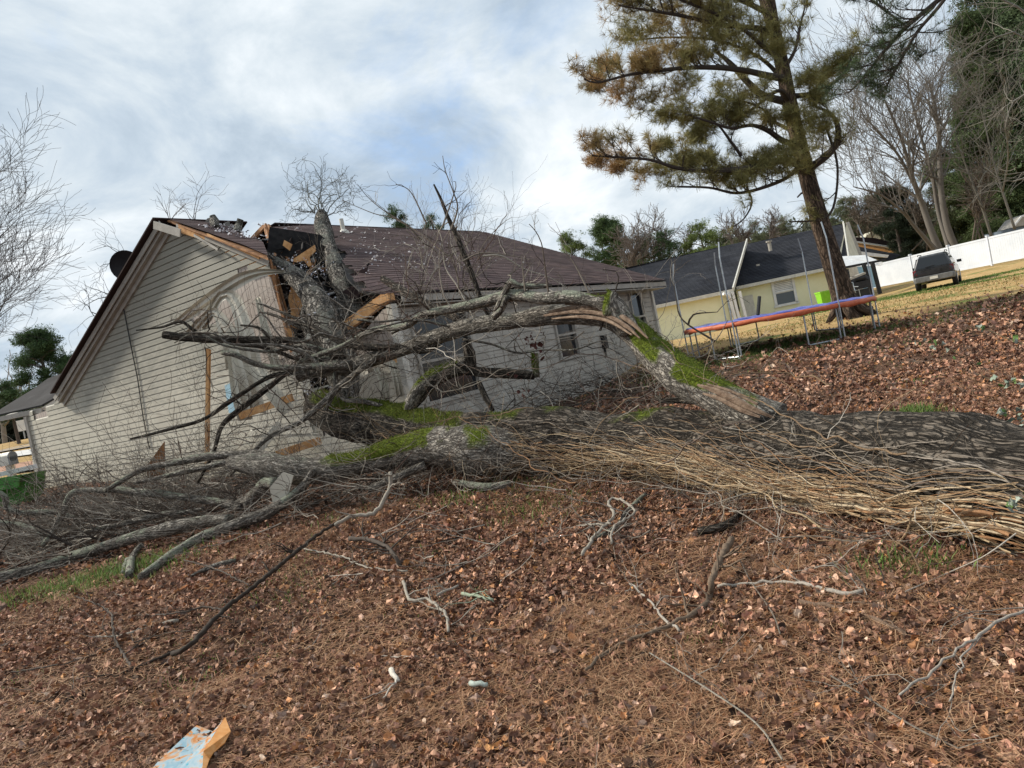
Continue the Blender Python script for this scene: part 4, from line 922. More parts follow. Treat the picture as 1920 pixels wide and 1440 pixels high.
def vine(s0,L,a0,a1,r,off,col,wob=.22,k=5):
    n=max(8,int(L/.05));f=np.linspace(0,1,n);ph=rng.uniform(0,9,4)
    nz=lambda fq,o_:fbm(np.stack([f*L*fq+ph[o_]*31,f*0+ph[0]*7,f*0],1),3)-.5
    av=a0+(a1-a0)*f+wob*3.5*nz(1.1,1)+wob*1.2*nz(4.,2)
    of=off*(.4+.6*np.sin(f*L*3+ph[2])**2)+off*.3*np.sin(f*L*9+ph[3])
    p=onlog(s0+L*f,av,of);p[:,2]=np.maximum(p[:,2],g(p[:,0],p[:,1])+.0)
    mb.tube(p,r*(1-.5*f),k,col,cap=False)
    return p
for k in range(300):
    s0=rng.uniform(0,LL*.75)*rng.uniform(.2,1);a0=rng.normal(-.45,.36);vine(s0,rng.uniform(.6,2.8),a0,a0+rng.normal(0,.5),rng.uniform(.0014,.0038)*(1 if rng.random()<.85 else 1.8),rng.uniform(.01,.09),tuple(VC[rng.integers(7)]*rng.uniform(.7,1.2)))
for k in range(190):   # dense flattened band low on the near side
    s0=rng.uniform(-.0,2.6);vine(s0,rng.uniform(1.5,3.6),rng.normal(-.52,.2),rng.normal(-.38,.32),rng.uniform(.0018,.006),rng.uniform(.01,.10),tuple(VC[[0,1,3,4,1,0][rng.integers(6)]]*rng.uniform(.75,1.2)),.12)
for k in range(26):
    s0=rng.uniform(.2,1.2);vine(s0,rng.uniform(2.,4.6),rng.normal(-.5,.08),rng.normal(-.1,.18),rng.uniform(.006,.012),rng.uniform(.03,.09),tuple(VC[[0,1,3,4][rng.integers(4)]]*rng.uniform(.8,1.15)),.07,6)
for k in range(190):  # loose ends spraying away
    s0=rng.uniform(.1,LL*.8);a0=rng.normal(-.4,.4);c=onlog(A([s0]),A([a0]),A([.03]))[0]
    d=A([-1.0,-.35,.1])+rng.normal(0,.55,3);twigs(mb,c,d,rng.uniform(.4,1.2),rng.uniform(.0018,.004),1,tuple(VC[rng.integers(7)]*.9),4,.4,-.06,2,.22,.0012)
for k in range(70):   # hanging to the ground below
    s0=rng.uniform(.1,LL*.72);a0=rng.uniform(-1.0,-.3);c=onlog(A([s0]),A([a0]),A([.04]))[0];twigs(mb,c,A([rng.normal(0,.6),-.5,-.6]),rng.uniform(.3,.8),rng.uniform(.0018,.0045),1,lt(),4,.5,-.05,2,.3,.0012,zfloor=g(c[0],c[1]))
for pts in ([(1000,765,8.3),(900,780,8.6),(820,790,9),(760,812,8.9),(700,850,8.8),(620,870,8.8)],[(1060,800,7.8),(960,790,8.2),(860,800,8.6),(780,830,8.6),(700,858,8.7),(560,880,8.9)],[(1080,905,6.8),(1010,880,7.2),(940,830,8),(900,800,8.3),(860,780,8.8)],[(1560,995,4.6),(1480,960,4.9),(1420,925,5.2),(1330,905,5.6),(1250,870,6.2),(1150,862,6.9),(1060,880,7.4),(1000,900,7.7)],[(1920,1005,3.5),(1800,975,3.8),(1650,950,4.3),(1500,920,4.9),(1380,890,5.5),(1270,830,6.3),(1200,850,6.8),(1130,870,7.2)],
   [(1500,1050,4.6),(1440,1000,4.9),(1390,960,5.2),(1300,920,5.9),(1200,905,6.5),(1100,900,7),(1000,870,7.6),(880,860,8.2)],[(1230,880,6.4),(1300,830,6.1),(1360,800,6.1),(1440,790,6),(1500,800,5.7),(1560,850,5.3)],[(1200,870,6.6),(1140,850,7.1),(1090,845,7.4),(1160,760,7.5),(1200,745,7.4)],[(1500,745,6.5),(1440,700,7),(1390,680,7.1),(1330,680,7.0),(1280,660,7.1)],
   [(1290,720,6.8),(1200,690,7.6),(1100,665,8.2),(1000,690,8.6),(900,700,9.1),(830,655,9.4)],[(1560,720,6),(1480,700,6.5),(1400,705,6.6),(1340,690,6.7),(1290,690,6.8),(1240,640,7.1)],[(1700,850,4.4),(1600,830,4.9),(1500,800,5.5),(1400,745,6.2),(1300,700,6.7),(1260,690,6.9)],[(1760,1130,3.7),(1700,1020,3.9),(1640,1010,4.2),(1560,1010,4.4),(1500,990,4.7),(1440,950,5)],[(1620,1120,4.0),(1640,1060,4.1),(1700,1000,4.1),(1720,950,4.1),(1790,925,3.9),(1910,905,3.7)]):
    a=spl(A([list(P(*q)) for q in pts]),.05);n=len(a);tt_=np.arange(n)*.05;a[1:-1]+=.10*(np.stack([fbm(np.stack([tt_*5,tt_*0+i*9+pts[0][0],tt_*0],1),3) for i in range(3)],1)-.5)[1:-1];mb.tube(a,np.linspace(.007,.003,n)*rng.uniform(.6,1.2),6,tuple(VC[[0,1,2,4,5,6][rng.integers(6)]]*.8),cap=False)
    for k in range(10):
        j=rng.integers(2,n-1);twigs(mb,a[j],A([rng.normal(-.4,.5),rng.normal(0,.4),rng.normal(0,.5)]),rng.uniform(.2,.7),.003,1,lt(),3,.5,-.02,2,.25,.0013)
tag(mb.build('vine_tangle',M_vine),'tan stripped vines matted along the fallen log','vines',kind='stuff')
# =============== BRUSH PILE left ===============
mb=MB()
def brush(n,pxr,pyr,Yr,zr,L,r,col,dep=1):
    for k in range(n):
        Y=rng.uniform(*Yr);q=P(rng.uniform(*pxr),rng.uniform(*pyr),Y);z0=g(q[0],q[1]);q[2]=z0+rng.uniform(*zr)
        d=A([-1.,rng.normal(.1,.5),rng.normal(.0,.3)]) if rng.random()<.75 else rng.normal(0,1,3)
        twigs(mb,q,d,L*rng.uniform(.4,1.3),r*rng.uniform(.5,1.4),dep,col(),4,.6,.0,3,.15,.0022,zfloor=z0,taper=.25)
brush(170,(-40,560),(900,900),(10.0,13.5),(.0,.45),1.2,.008,lt,2)
brush(120,(-40,600),(900,900),(9.6,13.0),(.0,.5),.9,.0055,lt,2)
brush(60,(-40,560),(900,900),(10.3,13.5),(.0,.40),1.3,.009,mdt,2)
brush(80,(-40,480),(900,900),(9.6,12.5),(.0,.45),1.3,.008,lt,2)
brush(90,(-40,520),(900,900),(9.3,12.5),(.0,.25),1.0,.014,dk,1)
brush(120,(420,900),(900,900),(8.2,10.5),(.02,.35),.9,.006,mdt,2)
brush(34,(80,500),(900,900),(12.5,15),(.1,.9),1.0,.009,dk,2)
brush(70,(950,1250),(800,800),(12.0,16),(.0,.4),1.0,.010,dk,2)
brush(40,(600,1500),(900,900),(5.5,7.6),(.0,.12),.6,.005,mdt,1)
tag(mb.build('brush_pile',M_twig),'grey tangle of broken twigs heaped below the gable','brush',kind='stuff')
# =============== SEPARATE FALLEN BRANCHES AND STICKS ===============
def stick(name,label,cat,pts,col,r0,r1,nt=6,lift=.02,tl=.3,group=None,mat=None):
    mb=MB();p=[]
    for q in pts:
        b=Pg(q[0],q[1]) if len(q)==2 else P(*q)
        if len(q)==3 and b[2]<g(b[0],b[1])+.06: b=Pg(q[0],q[1],.10)
        if len(q)==2: b=b+A([0,0,lift])
        p.append(b)
    a=spl(A(p),.04);n=len(a);a[1:-1]+=rng.normal(0,.004,(n-2,3));rr=np.linspace(r0,r1,n)*(1+.25*(vn(np.stack([np.arange(n)*.3,np.zeros(n),np.full(n,r0*1e3)],1))-.5))
    mb.tube(a,rr,8,col)
    for k in range(nt):
        j=rng.integers(1,n);d=rng.normal(0,1,3);d[2]=rng.uniform(-.1,.6);twigs(mb,a[j],d,tl*rng.uniform(.4,1.3),max(.0016,rr[j]*.5),1,col,4,.5,0,2,.25,.0014,zfloor=g(a[j][0],a[j][1]))
    return tag(mb.build(name,mat or M_twig,smooth=True),label,cat,group)
D1=(.035,.026,.02);D2=(.07,.055,.045);L1=(.30,.265,.225);L2_=(.27,.24,.2)
stick('fallen_branch','long dark split branch slanting down to the leaves at the lower left','branch',[(325,1231),(358,1208,6.3),(421,1142,6.6),(492,1087,6.9),(567,1025,7.2),(600,1000,7.35),(640,975,7.5)],D1,.019,.017,8)
stick('fallen_branch','curved pale branch rising from the top of the long dark split branch','branch',[(628,985,7.45),(655,969,7.5),(700,962,7.5),(722,935,7.55),(733,905,7.6),(732,885,7.6)],L2_,.020,.024,5)
stick('fallen_branch','thin dark twig running beneath the long split branch at the left','branch',[(60,1375),(160,1300),(250,1262),(330,1226)],D1,.012,.010,4)
stick('fallen_branch','dark bent sapling twig standing in the leaves at the lower left','branch',[(250,1258),(226,1222),(212,1180,6.5),(208,1150,6.7),(180,1132,6.9),(140,1118,7.1)],D2,.010,.005,6)
stick('fallen_branch','thin arching twig joining the split branch on its left side','branch',[(420,1143,6.6),(380,1140,6.7),(330,1150,6.8),(270,1158),(190,1162)],D2,.008,.004,5)
stick('fallen_branch','grey bare stick lying on leaves left of the split branch','branch',[(180,1200),(230,1196),(280,1182),(335,1168)],L2_,.012,.014,3)
stick('fallen_branch','long thin twig lying across the leaves at the lower left edge','branch',[(20,1265),(120,1250),(200,1225),(300,1195),(375,1185)],D2,.006,.004,5)
stick('fallen_branch','short dark twig arching into the split branch from above','branch',[(345,1050,7.6),(390,1062,7.4),(430,1078,7.2),(467,1098,6.9)],D2,.008,.006,5)
stick('fallen_branch','lichen spotted forked limb standing on its tips in the leaves centre left','branch',[(656,1010,7.2),(690,1012,7.2),(718,1022,7.1),(738,1040,7),(752,1065)],D2,.024,.018,10)
stick('fallen_branch','pale twig lying in front of the forked limb at centre left','branch',[(570,1032),(640,1048),(690,1068),(765,1075)],L2_,.008,.008,6)
stick('fallen_branch','dark gnarled branch rising from the leaves right of centre','branch',[(1100,1262),(1150,1222),(1250,1182),(1312,1150),(1334,1120),(1332,1095,5.2),(1350,1050,5.2),(1372,1010,5.4)],(.14,.10,.07),.008,.024,10)
stick('fallen_branch','white barkless stick lying across leaves below the log','branch',[(1347,1106),(1430,1099),(1470,1098),(1520,1105),(1560,1115),(1612,1118),(1624,1112)],L1,.009,.012,4)
stick('fallen_branch','pale forked branch reaching in from the right edge of the foreground','branch',[(1960,1160),(1900,1180),(1850,1210),(1790,1255),(1740,1295),(1692,1332)],L1,.008,.004,5,.06)
stick('fallen_branch','thin prong hanging under the pale forked branch at the right','branch',[(1832,1222),(1812,1250),(1800,1290),(1785,1340)],L1,.004,.003,2,.05)
stick('fallen_branch','brown stick half buried in leaves below the white barkless stick','branch',[(1500,1135),(1560,1145),(1610,1160),(1680,1185),(1720,1215)],(.15,.10,.07),.012,.010,4)
stick('fallen_branch','lichened crooked stick lying in leaves at lower centre','branch',[(757,1095),(770,1130),(800,1128),(820,1140),(838,1160),(842,1190)],L2_,.012,.009,6)
stick('fallen_branch','pale broken stick beside the lichened crooked stick','branch',[(820,1122),(838,1112),(860,1103)],L1,.011,.010,2)
stick('fallen_branch','greenish lichened stick on the leaves right of the crooked stick','branch',[(868,1118),(890,1122),(925,1130)],(.26,.30,.22),.012,.010,3)
stick('bark_chunk','short pale barkless chunk of wood lying in leaves at lower centre','bark',[(735,1262),(742,1275),(748,1284)],(.5,.46,.4),.015,.013,1)
stick('bark_chunk','small grey lichened wood chunk on leaves right of lower centre','bark',[(884,1288),(900,1290),(915,1291)],(.34,.38,.34),.014,.012,0)
stick('fallen_branch','thin white twig pair in the leaves right of centre','branch',[(1182,1100),(1215,1130),(1245,1165),(1275,1190)],L1,.006,.007,5)
stick('fallen_branch','arched grey vine stem standing over shade beneath the log','branch',[(1092,1040,6.3),(1120,1000,6.4),(1150,968,6.5),(1140,940,6.6),(1160,935,6.6),(1190,960,6.5),(1150,990,6.4),(1148,1025)],L2_,.014,.010,8)
stick('fallen_branch','long thin pale stick lying across the shaded leaves under the log','branch',[(1000,1035),(1040,1012),(1090,990),(1145,982,6.4)],L2_,.008,.010,5)
# wiry long bare vines crossing the near foreground
mb=MB()
for pts in ([(1500,1075,4.2),(1560,1060,4.1),(1620,1100,4.0),(1640,1180,3.9)],[(1670,1000,4.0),(1600,1015,4.2),(1530,1005,4.4),(1440,1010,4.7)],[(1905,1000,3.4),(1850,1040,3.4),(1790,1080),(1700,1120)],[(1390,1060),(1410,1100),(1450,1160),(1465,1200)],[(1560,1280),(1640,1330),(1720,1380),(1800,1420)],[(1220,1235),(1330,1305),(1420,1370),(1470,1440)],[(1640,1040,4),(1660,1100),(1665,1155),(1670,1175)]):
    p=[(P(*q) if len(q)==3 else Pg(*q)+A([0,0,.03])) for q in pts];a=spl(A(p),.05);mb.tube(a,np.full(len(a),.0035),5,mdt())
    for k in range(4): twigs(mb,a[rng.integers(1,len(a))],A([rng.normal(0,1),0,rng.normal(0,.4)]),.3,.002,1,lt(),3,.5,0,2,.25,.0012)
tag(mb.build('loose_vines',M_vine),'thin wiry vines trailing over the foreground leaves','vines',kind='stuff')
# fine twig litter
mb=MB();X,Y=groundpts(1300,2.4,15);
for x,y in zip(X,Y):
    if lsd(x,y)<-.5 and clear(x,y): twigs(mb,A([x,y,g(x,y)-.01]),A([rng.normal(),rng.normal(),.05]),rng.uniform(.1,.45),rng.uniform(.0015,.004),1,(dk() if rng.random()<.5 else lt()),3,.5,0,1,.2,.001,zfloor=g(x,y)-.02)
tag(mb.build('twig_litter',M_twig),'small broken twigs strewn on the leaves','twigs',kind='stuff')
FIXG=False
# =============== NEIGHBOUR HOUSES ===============
def quad3(px,Ys): return [P(x,y,Y) for (x,y),Y in zip(px,Ys)]
def wallslab(mb,px,Ys,th=.12):
    pts=quad3(px,Ys);n=np.cross(pts[1]-pts[0],pts[2]-pts[0]);n/=np.linalg.norm(n);n*=np.sign(n[1]);mb.prism(pts,n*th)
def along(a,b,f): return a+(b-a)*f
yh=thing('yellow_house',P(1400,610,48),'pale yellow single-storey house with a charcoal roof behind the trampoline','house')
# left block: eave and ridge
eL,eR=P(1224,577,47.6),P(1374,541,46.6)
eR=A([eR[0],eR[1],eL[2]*.5+eR[2]*.5]);eL[2]=eR[2]
rL,rR=P(1214,497,54),P(1400,447,53);rz=(rL[2]+rR[2])/2;rL[2]=rR[2]=rz
xd=(eR-eL)/np.linalg.norm(eR-eL)
eL2=eL-xd*6;rL2=rL-xd*6
def slope(mb,a,b,c,d,h=.2,th=None):   # a,b eave; c,d ridge (right,left)
    up_=(c-b);e1=(b-a)/np.linalg.norm(b-a);e2=up_-e1*np.dot(up_,e1);e2/=np.linalg.norm(e2);n=np.cross(e1,e2);n*=np.sign(n[2])
    laps(mb,pl2([a,b,c,d],a,e1,e2),a,e1,e2,n,h,.012,seg=.5,lift=lambda s,t:(.03*vn(np.hstack([s*.8,t,s*0])))[:,None])
    for i,cc in enumerate(mb.C):
        k=len(cc)//3;mb.C[i]=np.tile(rng.uniform(.8,1.2,k)[:,None],(3,3))
mb=MB();slope(mb,eL2,eR,rR,rL2);mb.build('roof',M_shd,yh)
# right block, set back
fL,fR=P(1381,540,50.5),P(1592,492,49.0);fz=(fL[2]+fR[2])/2;fL[2]=fR[2]=fz
gL,gR=P(1402,458,55),P(1581,419,53.5);gz=(gL[2]+gR[2])/2;gL[2]=gR[2]=gz
mb=MB();slope(mb,fL-(fR-fL)*.05,fR,gR,gL-(gR-gL)*.05);mb.build('roof',M_shd,yh)
bk=A([0,1.,0])
mb=MB()
def rearslope(mb,c,d):   # mirrored rear slope so it is a whole roof
    mb.prism([c,d,d+A([.8,5.5,-3.0]),c+A([.8,5.5,-3.0])],A([0,0,-.05]))
rearslope(mb,rL2,rR);rearslope(mb,gL,gR);mb.build('roof',M_shd,yh)
zb=.2
mb=MB()
wn_=A([-xd[1],xd[0],0]);
mb.prism([eL2+wn_*.5-ZU*(.12),eR+wn_*.5-xd*.35-ZU*.12,A([*(eR+wn_*.5-xd*.35)[:2],zb]),A([*(eL2+wn_*.5)[:2],zb])],wn_*.15)
yd=(fR-fL)/np.linalg.norm(fR-fL);wn2=A([-yd[1],yd[0],0])
mb.prism([fL+wn2*.5-ZU*.12,fR+wn2*.5-ZU*.12,A([*(fR+wn2*.5)[:2],zb]),A([*(fL+wn2*.5)[:2],zb])],wn2*.15)
c0=eR+wn_*.5-xd*.35;mb.prism([c0-ZU*.12,c0+wn_*4-ZU*.12,A([*(c0+wn_*4)[:2],zb]),A([*c0[:2],zb])],-xd*.12)
mb.build('wall',M_yel,yh)
mb=MB()
mb.beam(eL2-ZU*.06,eR-ZU*.06,.05,.22);mb.beam(fL-ZU*.06,fR-ZU*.06,.05,.20)
mb.beam(eR+ZU*.0,rR+ZU*.02,.08,.30,np.cross(eR-rR,xd));mb.beam(fR,gR+ZU*.02,.08,.26,np.cross(fR-gR,yd))
mb.prism([eL2-ZU*.16,eR-ZU*.16,eR-ZU*.16+wn_*.5,eL2-ZU*.16+wn_*.5],-ZU*.02);mb.prism([fL-ZU*.16,fR-ZU*.16,fR-ZU*.16+wn2*.5,fL-ZU*.16+wn2*.5],-ZU*.02)
mb.build('trim',M_trimw,yh)
mb=MB()
for (x0,y0,x1,y1) in ((1366,549,1381,608),(1373,548,1388,605),(1386,546,1400,600)):
    mb.beam(P(x0,y0,46.6),A([*P(x1,y1,46.6)[:2],zb]),.2,.16)
mb.tube([P(1356,551,46.3),P(1364,553,46.4),P(1369,560,46.5)],.10,8);mb.build('downspout',M_white,yh)
wf=MB();a=P(1454,522,49.3);ww=1.35;wz0,wz1=P(1470,572,49.3)[2],P(1470,519,49.3)[2]
b0=fL+wn2*.5;sx=float(np.dot(P(1474,545,49.6)-b0,yd));Wp=lambda s,z,o=0:A([*(b0+yd*s-wn2*o)[:2],z]);Rr=np.stack([yd,wn2,ZU],1)
for (x,z,w1,h1) in ((sx,wz0,ww+.3,.17),(sx,wz1,ww+.3,.17),(sx-ww/2,(wz0+wz1)/2,.17,wz1-wz0),(sx+ww/2,(wz0+wz1)/2,.17,wz1-wz0),(sx,(wz0+wz1)/2,ww-.17,.07)): wf.box(Wp(x,z,.03),(w1,.14,h1-.004),Rr)
wo_=wf.build('window',M_white,yh)
mb=MB();mb.box(Wp(sx,(wz0+wz1)/2,.01),(ww,.02,wz1-wz0),Rr);mb.build('pane',glass('blind_glass',(.10,.12,.14),.25),wo_)
mb=MB()
for k in range(9): mb.box(Wp(sx,wz1-.1-k*.11,.035),(ww-.2,.01,.085),Rr)
mb.build('blind',M_white,wo_)
mb=MB();mb.prism([Wp(.35,zb,.02),Wp(1.0,zb,.02),Wp(1.0,2.3,.02),Wp(.35,2.3,.02)],-wn2*.04);mb.build('door',M_trimw,yh)
mb=MB();gp=[gR+yd*.1,fR+yd*.1-ZU*.05,fR+yd*.1+A([.8,9.5,0])-ZU*.05];mb.prism(gp,-yd*.15)
q=P(1613,480,51.5);mb.prism([gR-ZU*.05+yd*.25,P(1572,482,49.5),P(1611,479,53)],A([0.1,.2,0]));mb.build('gable',M_cream,yh)
mb=MB();mb.beam(gR+yd*.3,P(1614,480,53),.1,.2,yd);mb.build('bargeboard',M_trim,yh)
mb=MB();vb=P(1443,460,52);mb.tube([vb-ZU*.4,vb+ZU*.25],.13,10);mb.tube([vb+ZU*.22,vb+ZU*.32],.22,10);mb.build('roof_vent',M_trim,yh)
for (x,y) in ((1421,497),(1330,530)):
    mb=MB();mb.box(P(x,y,51.2),(.22,.1,.12));mb.build('roof_patch',M_trim,yh)
# patio: white beam roof, black posts, sliding door
pat=thing('patio_cover',P(1640,553,46),'white-roofed patio cover on black posts at the end of the yellow house','patio cover')
mb=MB();mb.prism(quad3([(1570,481),(1622,478),(1648,490),(1655,492),(1655,497),(1575,502)],[47.5,47.8,47,46,46,45.5]),A([0.,.2,.0]));mb.build('patio_roof',M_white,pat)
for a,b in (((1619,493),(1636,555)),((1635,491),(1650,551))):
    mb=MB();mb.beam(P(*a,45.5),P(*b,45.5),.19,.19,(0,1,0));mb.build('post',M_black,pat)
mb=MB();mb.beam(P(1572,504,45.6),P(1660,487,45.6),.10,.14);mb.build('beam',M_black,pat)
mb=MB();mb.prism(quad3([(1576,502),(1606,497),(1622,552),(1590,560)],[49.5,49.7,49.7,49.5]),A([0,.15,0]));mb.build('rear_wall',M_trimw,pat)
mb=MB();mb.prism(quad3([(1582,506),(1591,504),(1601,552),(1592,556)],[49.3,49.3,49.3,49.3]),A([0,.05,0]));mb.build('sliding_door',M_glass,pat)
mb=MB();mb.prism(quad3([(1606,500),(1638,493),(1650,536),(1618,545)],[53,53,53,53]),A([0,.15,0]));tag(mb.build('pale_blue_screen',M_blue),'pale blue screen wall seen between the black patio posts','screen')
gr=thing('barbecue_grill',P(1614,556,45),'black barbecue grill cluttered under the patio cover','grill')
mb=MB();q=P(1612,535,45);mb.box(q,(1.0,.6,.45));mb.box(q+A([0,0,-.6]),(.8,.5,.7));mb.tube([q+A([-.5,0,.22]),q+A([-.3,0,.42]),q+A([.3,0,.42]),q+A([.5,0,.22])],.22,10);mb.build('cabinet',M_black,gr)
mb=MB();q=P(1603,519,45);mb.beam(q-A([.6,0,.12]),q+A([.6,0,.1]),.4,.12);mb.tube([q,q-A([0,0,1.2])],.05,6);mb.build('side_shelf',M_trim,gr)
ch=thing('garden_chair',P(1600,558,44),'light metal garden chair beside the pine trunk under the patio','chair')
mb=MB();q=P(1598,546,43.5)
for dx_ in (-.28,.28):
    for dy_ in (-.25,.25): mb.tube([q+A([dx_,dy_,0]),q+A([dx_*1.1,dy_,-.42])],.025,6)
    mb.tube([q+A([dx_,.25,0]),q+A([dx_,.32,.5])],.025,6);mb.tube([q+A([dx_,-.25,.2]),q+A([dx_,.3,.24])],.025,6)
mb.tube([q+A([-.28,.32,.5]),q+A([.28,.32,.5])],.025,6);mb.box(q,(.6,.5,.03));mb.build('frame',M_metal,ch)
def bin_(name,base,w_,d_,h_,m,label,rot=0.,cat='bin',taper=.82):
    t=thing(name,base,label,cat);c,s=math.cos(rot),math.sin(rot);Rz=A([[c,-s,0],[s,c,0],[0,0,1]])
    mb=MB();v=[]
    for z,k in ((.08,taper),(h_*.88,1.),(h_*.9,1.06),(h_*.93,1.06)):
        for x,y in ((-1,-1),(1,-1),(1,1),(-1,1)): v.append(A([x*w_/2*k,y*d_/2*k,z]))
    v=(A(v)@Rz.T)+A(base);q=[]
    for i in range(3):
        for j in range(4): q.append((i*4+j,i*4+(j+1)%4,i*4+4+(j+1)%4,i*4+4+j))
    mb.add(v,[A(q),A([[3,2,1,0]])]);mb.build('body',m,t)
    mb=MB();mb.prism([A(base)+Rz@A([x*w_/2*1.08,y*d_/2*1.08,h_*.935]) for x,y in ((-1,-1),(1,-1),(1,1),(-1,1))],A([0,0,.06]));mb.build('lid',m,t)
    for sx_ in (-1,1):
        mb=MB();c0=A(base)+Rz@A([sx_*w_*.42,d_*.45,.11]);mb.tube([c0-Rz@A([.03,0,0]),c0+Rz@A([.03,0,0])],.11,12);mb.build('wheel',M_black,t)
    return t
M_lime=two('lime_plastic',(.20,.50,.03),(.28,.62,.05),5,.45,0);M_grn=two('green_plastic',(.03,.14,.015),(.06,.22,.03),5,.45,0)
b=P(1548,580,47);b[2]=g(b[0],b[1])+.0;bin_('wheeled_bin',b,.66,.66,1.05,M_lime,'lime green wheeled bin against the yellow house wall by the pine',.1)
# blue and peach houses beyond
bh=thing('blue_house',P(1640,515,66),'light blue house with a grey roof behind the white fence end','house')
mb=MB();mb.prism(quad3([(1612,480),(1662,492),(1668,505),(1650,520),(1620,520)],[66,66,66,66,66]),A([0,6,0]));mb.build('wall',M_blue,bh)
mb=MB();mb.prism(quad3([(1604,461),(1690,478),(1668,489),(1612,471)],[66,66,64,64]),A([0,4,.8]));mb.build('roof',M_shd,bh)
mb=MB();mb.prism(quad3([(1610,471),(1667,478),(1664,483),(1608,478)],[63.8]*4),A([0,.2,0]));mb.build('fascia',M_white,bh)
mb=MB();mb.prism(quad3([(1640,483),(1652,486),(1656,494),(1645,492)],[65.8]*4),A([0,.1,0]));mb.build('window',M_trimw,bh)
ph=thing('peach_house',P(1650,480,78),'long low peach house with brown roof seen over the blue house','house')
mb=MB();mb.prism(quad3([(1598,452),(1660,462),(1684,468),(1682,472),(1605,458)],[78]*5),A([0,6,0]));mb.build('wall',M_peach,ph)
mb=MB();mb.prism(quad3([(1592,444),(1640,446),(1695,460),(1692,465),(1662,460),(1594,450)],[77]*6),A([0,7,1.2]));mb.build('roof',M_sh,ph)
mb=MB();mb.prism(quad3([(1594,450),(1662,460),(1690,468),(1688,471),(1660,463),(1594,453)],[76.8]*6),A([0,.2,0]));mb.build('fascia',M_white,ph)
th_=thing('distant_cottage',P(1640,455,95),'distant house with a pale tan roof peeping above the peach house','house')
mb=MB();mb.prism(quad3([(1622,446),(1634,434),(1645,434),(1652,448)],[95]*4),A([0,6,0]));mb.build('roof',M_cream,th_)
# white vinyl fence
fence=thing('white_fence',P(1786,512,54),'white solid vinyl privacy fence crossing behind the parked car','fence')
Fa,Fb=P(1640,540,60),P(1935,487,47.4);Fa[2]=.92;Fb[2]=.90
fd=Fb-Fa;FL=np.linalg.norm(fd);fd/=FL
for (x0,x1) in ((-1.5,2.9),(3.1,8.0),(8.2,13.5),(13.7,20)):
    pass
pxs=[1612,1710,1784,1861,1950,2040]
def onf(px):
    r=ray(px,500);nF=np.cross(fd,ZU);o=A([0,0,H]);return o+r*(np.dot(Fa-o,nF)/np.dot(r,nF))
pts=[onf(x) for x in pxs]
for i,p in enumerate(pts):
    z=.86+.02*i
    mb=MB();mb.box(A([p[0],p[1],z+.98]),(.14,.14,2.0));pf=mb.build('post',M_vinyl,fence)
    mb=MB();mb.box(A([p[0],p[1],z+2.0]),(.19,.19,.05));mb.prism([A([p[0]+a*.08,p[1]+b*.08,z+2.03]) for a,b in((-1,-1),(1,-1),(1,1),(-1,1))],A([0,0,.04]));mb.build('post_cap',M_vinyl,pf)
    if i:
        q=pts[i-1];a,b=A([q[0],q[1],0]),A([p[0],p[1],0]);mb=MB();m_=(a+b)/2
        mb.beam(a+ZU*(z+.95),b+ZU*(z+.95),.04,1.76);nb=int(np.linalg.norm(b-a)/.16)
        for k in range(1,nb): 
            c=along(a,b,k/nb)+ZU*(z+.95);mb.box(c,(.05,.05,1.74),np.stack([fd,np.cross(ZU,fd),ZU],1))
        for zz_ in (.12,1.86): mb.beam(a+ZU*(z+zz_),b+ZU*(z+zz_),.08,.13)
        mb.build('panel',M_vinyl,fence)
# shed / camper at far right
sh=thing('grey_shed',P(1905,440,62),'slate grey building with a tan hipped window roof above the fence at right','shed')
mb=MB();mb.prism(quad3([(1887,430),(1935,418),(1935,445),(1889,442)],[60]*4),A([0,3,0]));mb.build('wall',two('slate_siding',(.10,.13,.17),(.14,.18,.23),5,.6,0),sh)
mb=MB();mb.prism(quad3([(1900,426),(1916,406),(1935,398),(1935,420)],[59.8]*4),A([0,2,0]));mb.build('dormer',M_trim,sh)
mb=MB();mb.beam(P(1899,427,59.5),P(1915,406,59.5),.12,.12);mb.beam(P(1915,406,59.5),P(1935,399,59.5),.12,.12);mb.build('trim',M_white,sh)
# =============== TRAMPOLINE ===============
tc_=P(1455,590,17.3);zg=lambda p:g(p[0],p[1])
tramp=thing('trampoline',A([tc_[0],tc_[1],zg(tc_)]),'round trampoline with blue and orange padding and bare bent net poles','trampoline')
RT=2.08;zT=1.27
tilt=lambda x:-.022*(x-tc_[0])
ring=lambda r,z,n=96,ph=0,wv=0:A([(tc_[0]+r*math.cos(a),tc_[1]+r*math.sin(a),z+tilt(tc_[0]+r*math.cos(a))+wv*math.sin(a*9+ph)*.5+wv*math.sin(a*23)*.5) for a in np.arange(n)*2*math.pi/n])
def rings(mb,rs):
    n=len(rs[0]);v=np.concatenate(rs);q=[]
    for i in range(len(rs)-1):
        for j in range(n): q.append((i*n+j,i*n+(j+1)%n,(i+1)*n+(j+1)%n,(i+1)*n+j))
    mb.add(v,A(q))
mb=MB();rings(mb,[ring(.01,zT-.05),ring(1.75,zT-.03),ring(1.75,zT-.035),ring(.01,zT-.055)]);mb.build('bed',M_mat,tramp)
mb=MB();rings(mb,[ring(1.70,zT),ring(1.72,zT+.03),ring(1.9,zT+.05,wv=.02),ring(2.07,zT+.035,wv=.02),ring(2.10,zT+.015),ring(1.70,zT-.005)]);mb.build('blue_pad',M_blpad,tramp,True)
mb=MB();rings(mb,[ring(2.095,zT+.02),ring(2.14,zT-.01),ring(2.13,zT-.085,wv=.02,ph=2),ring(2.10,zT-.09,wv=.02,ph=2)]);mb.build('orange_pad',M_orange,tramp,True)
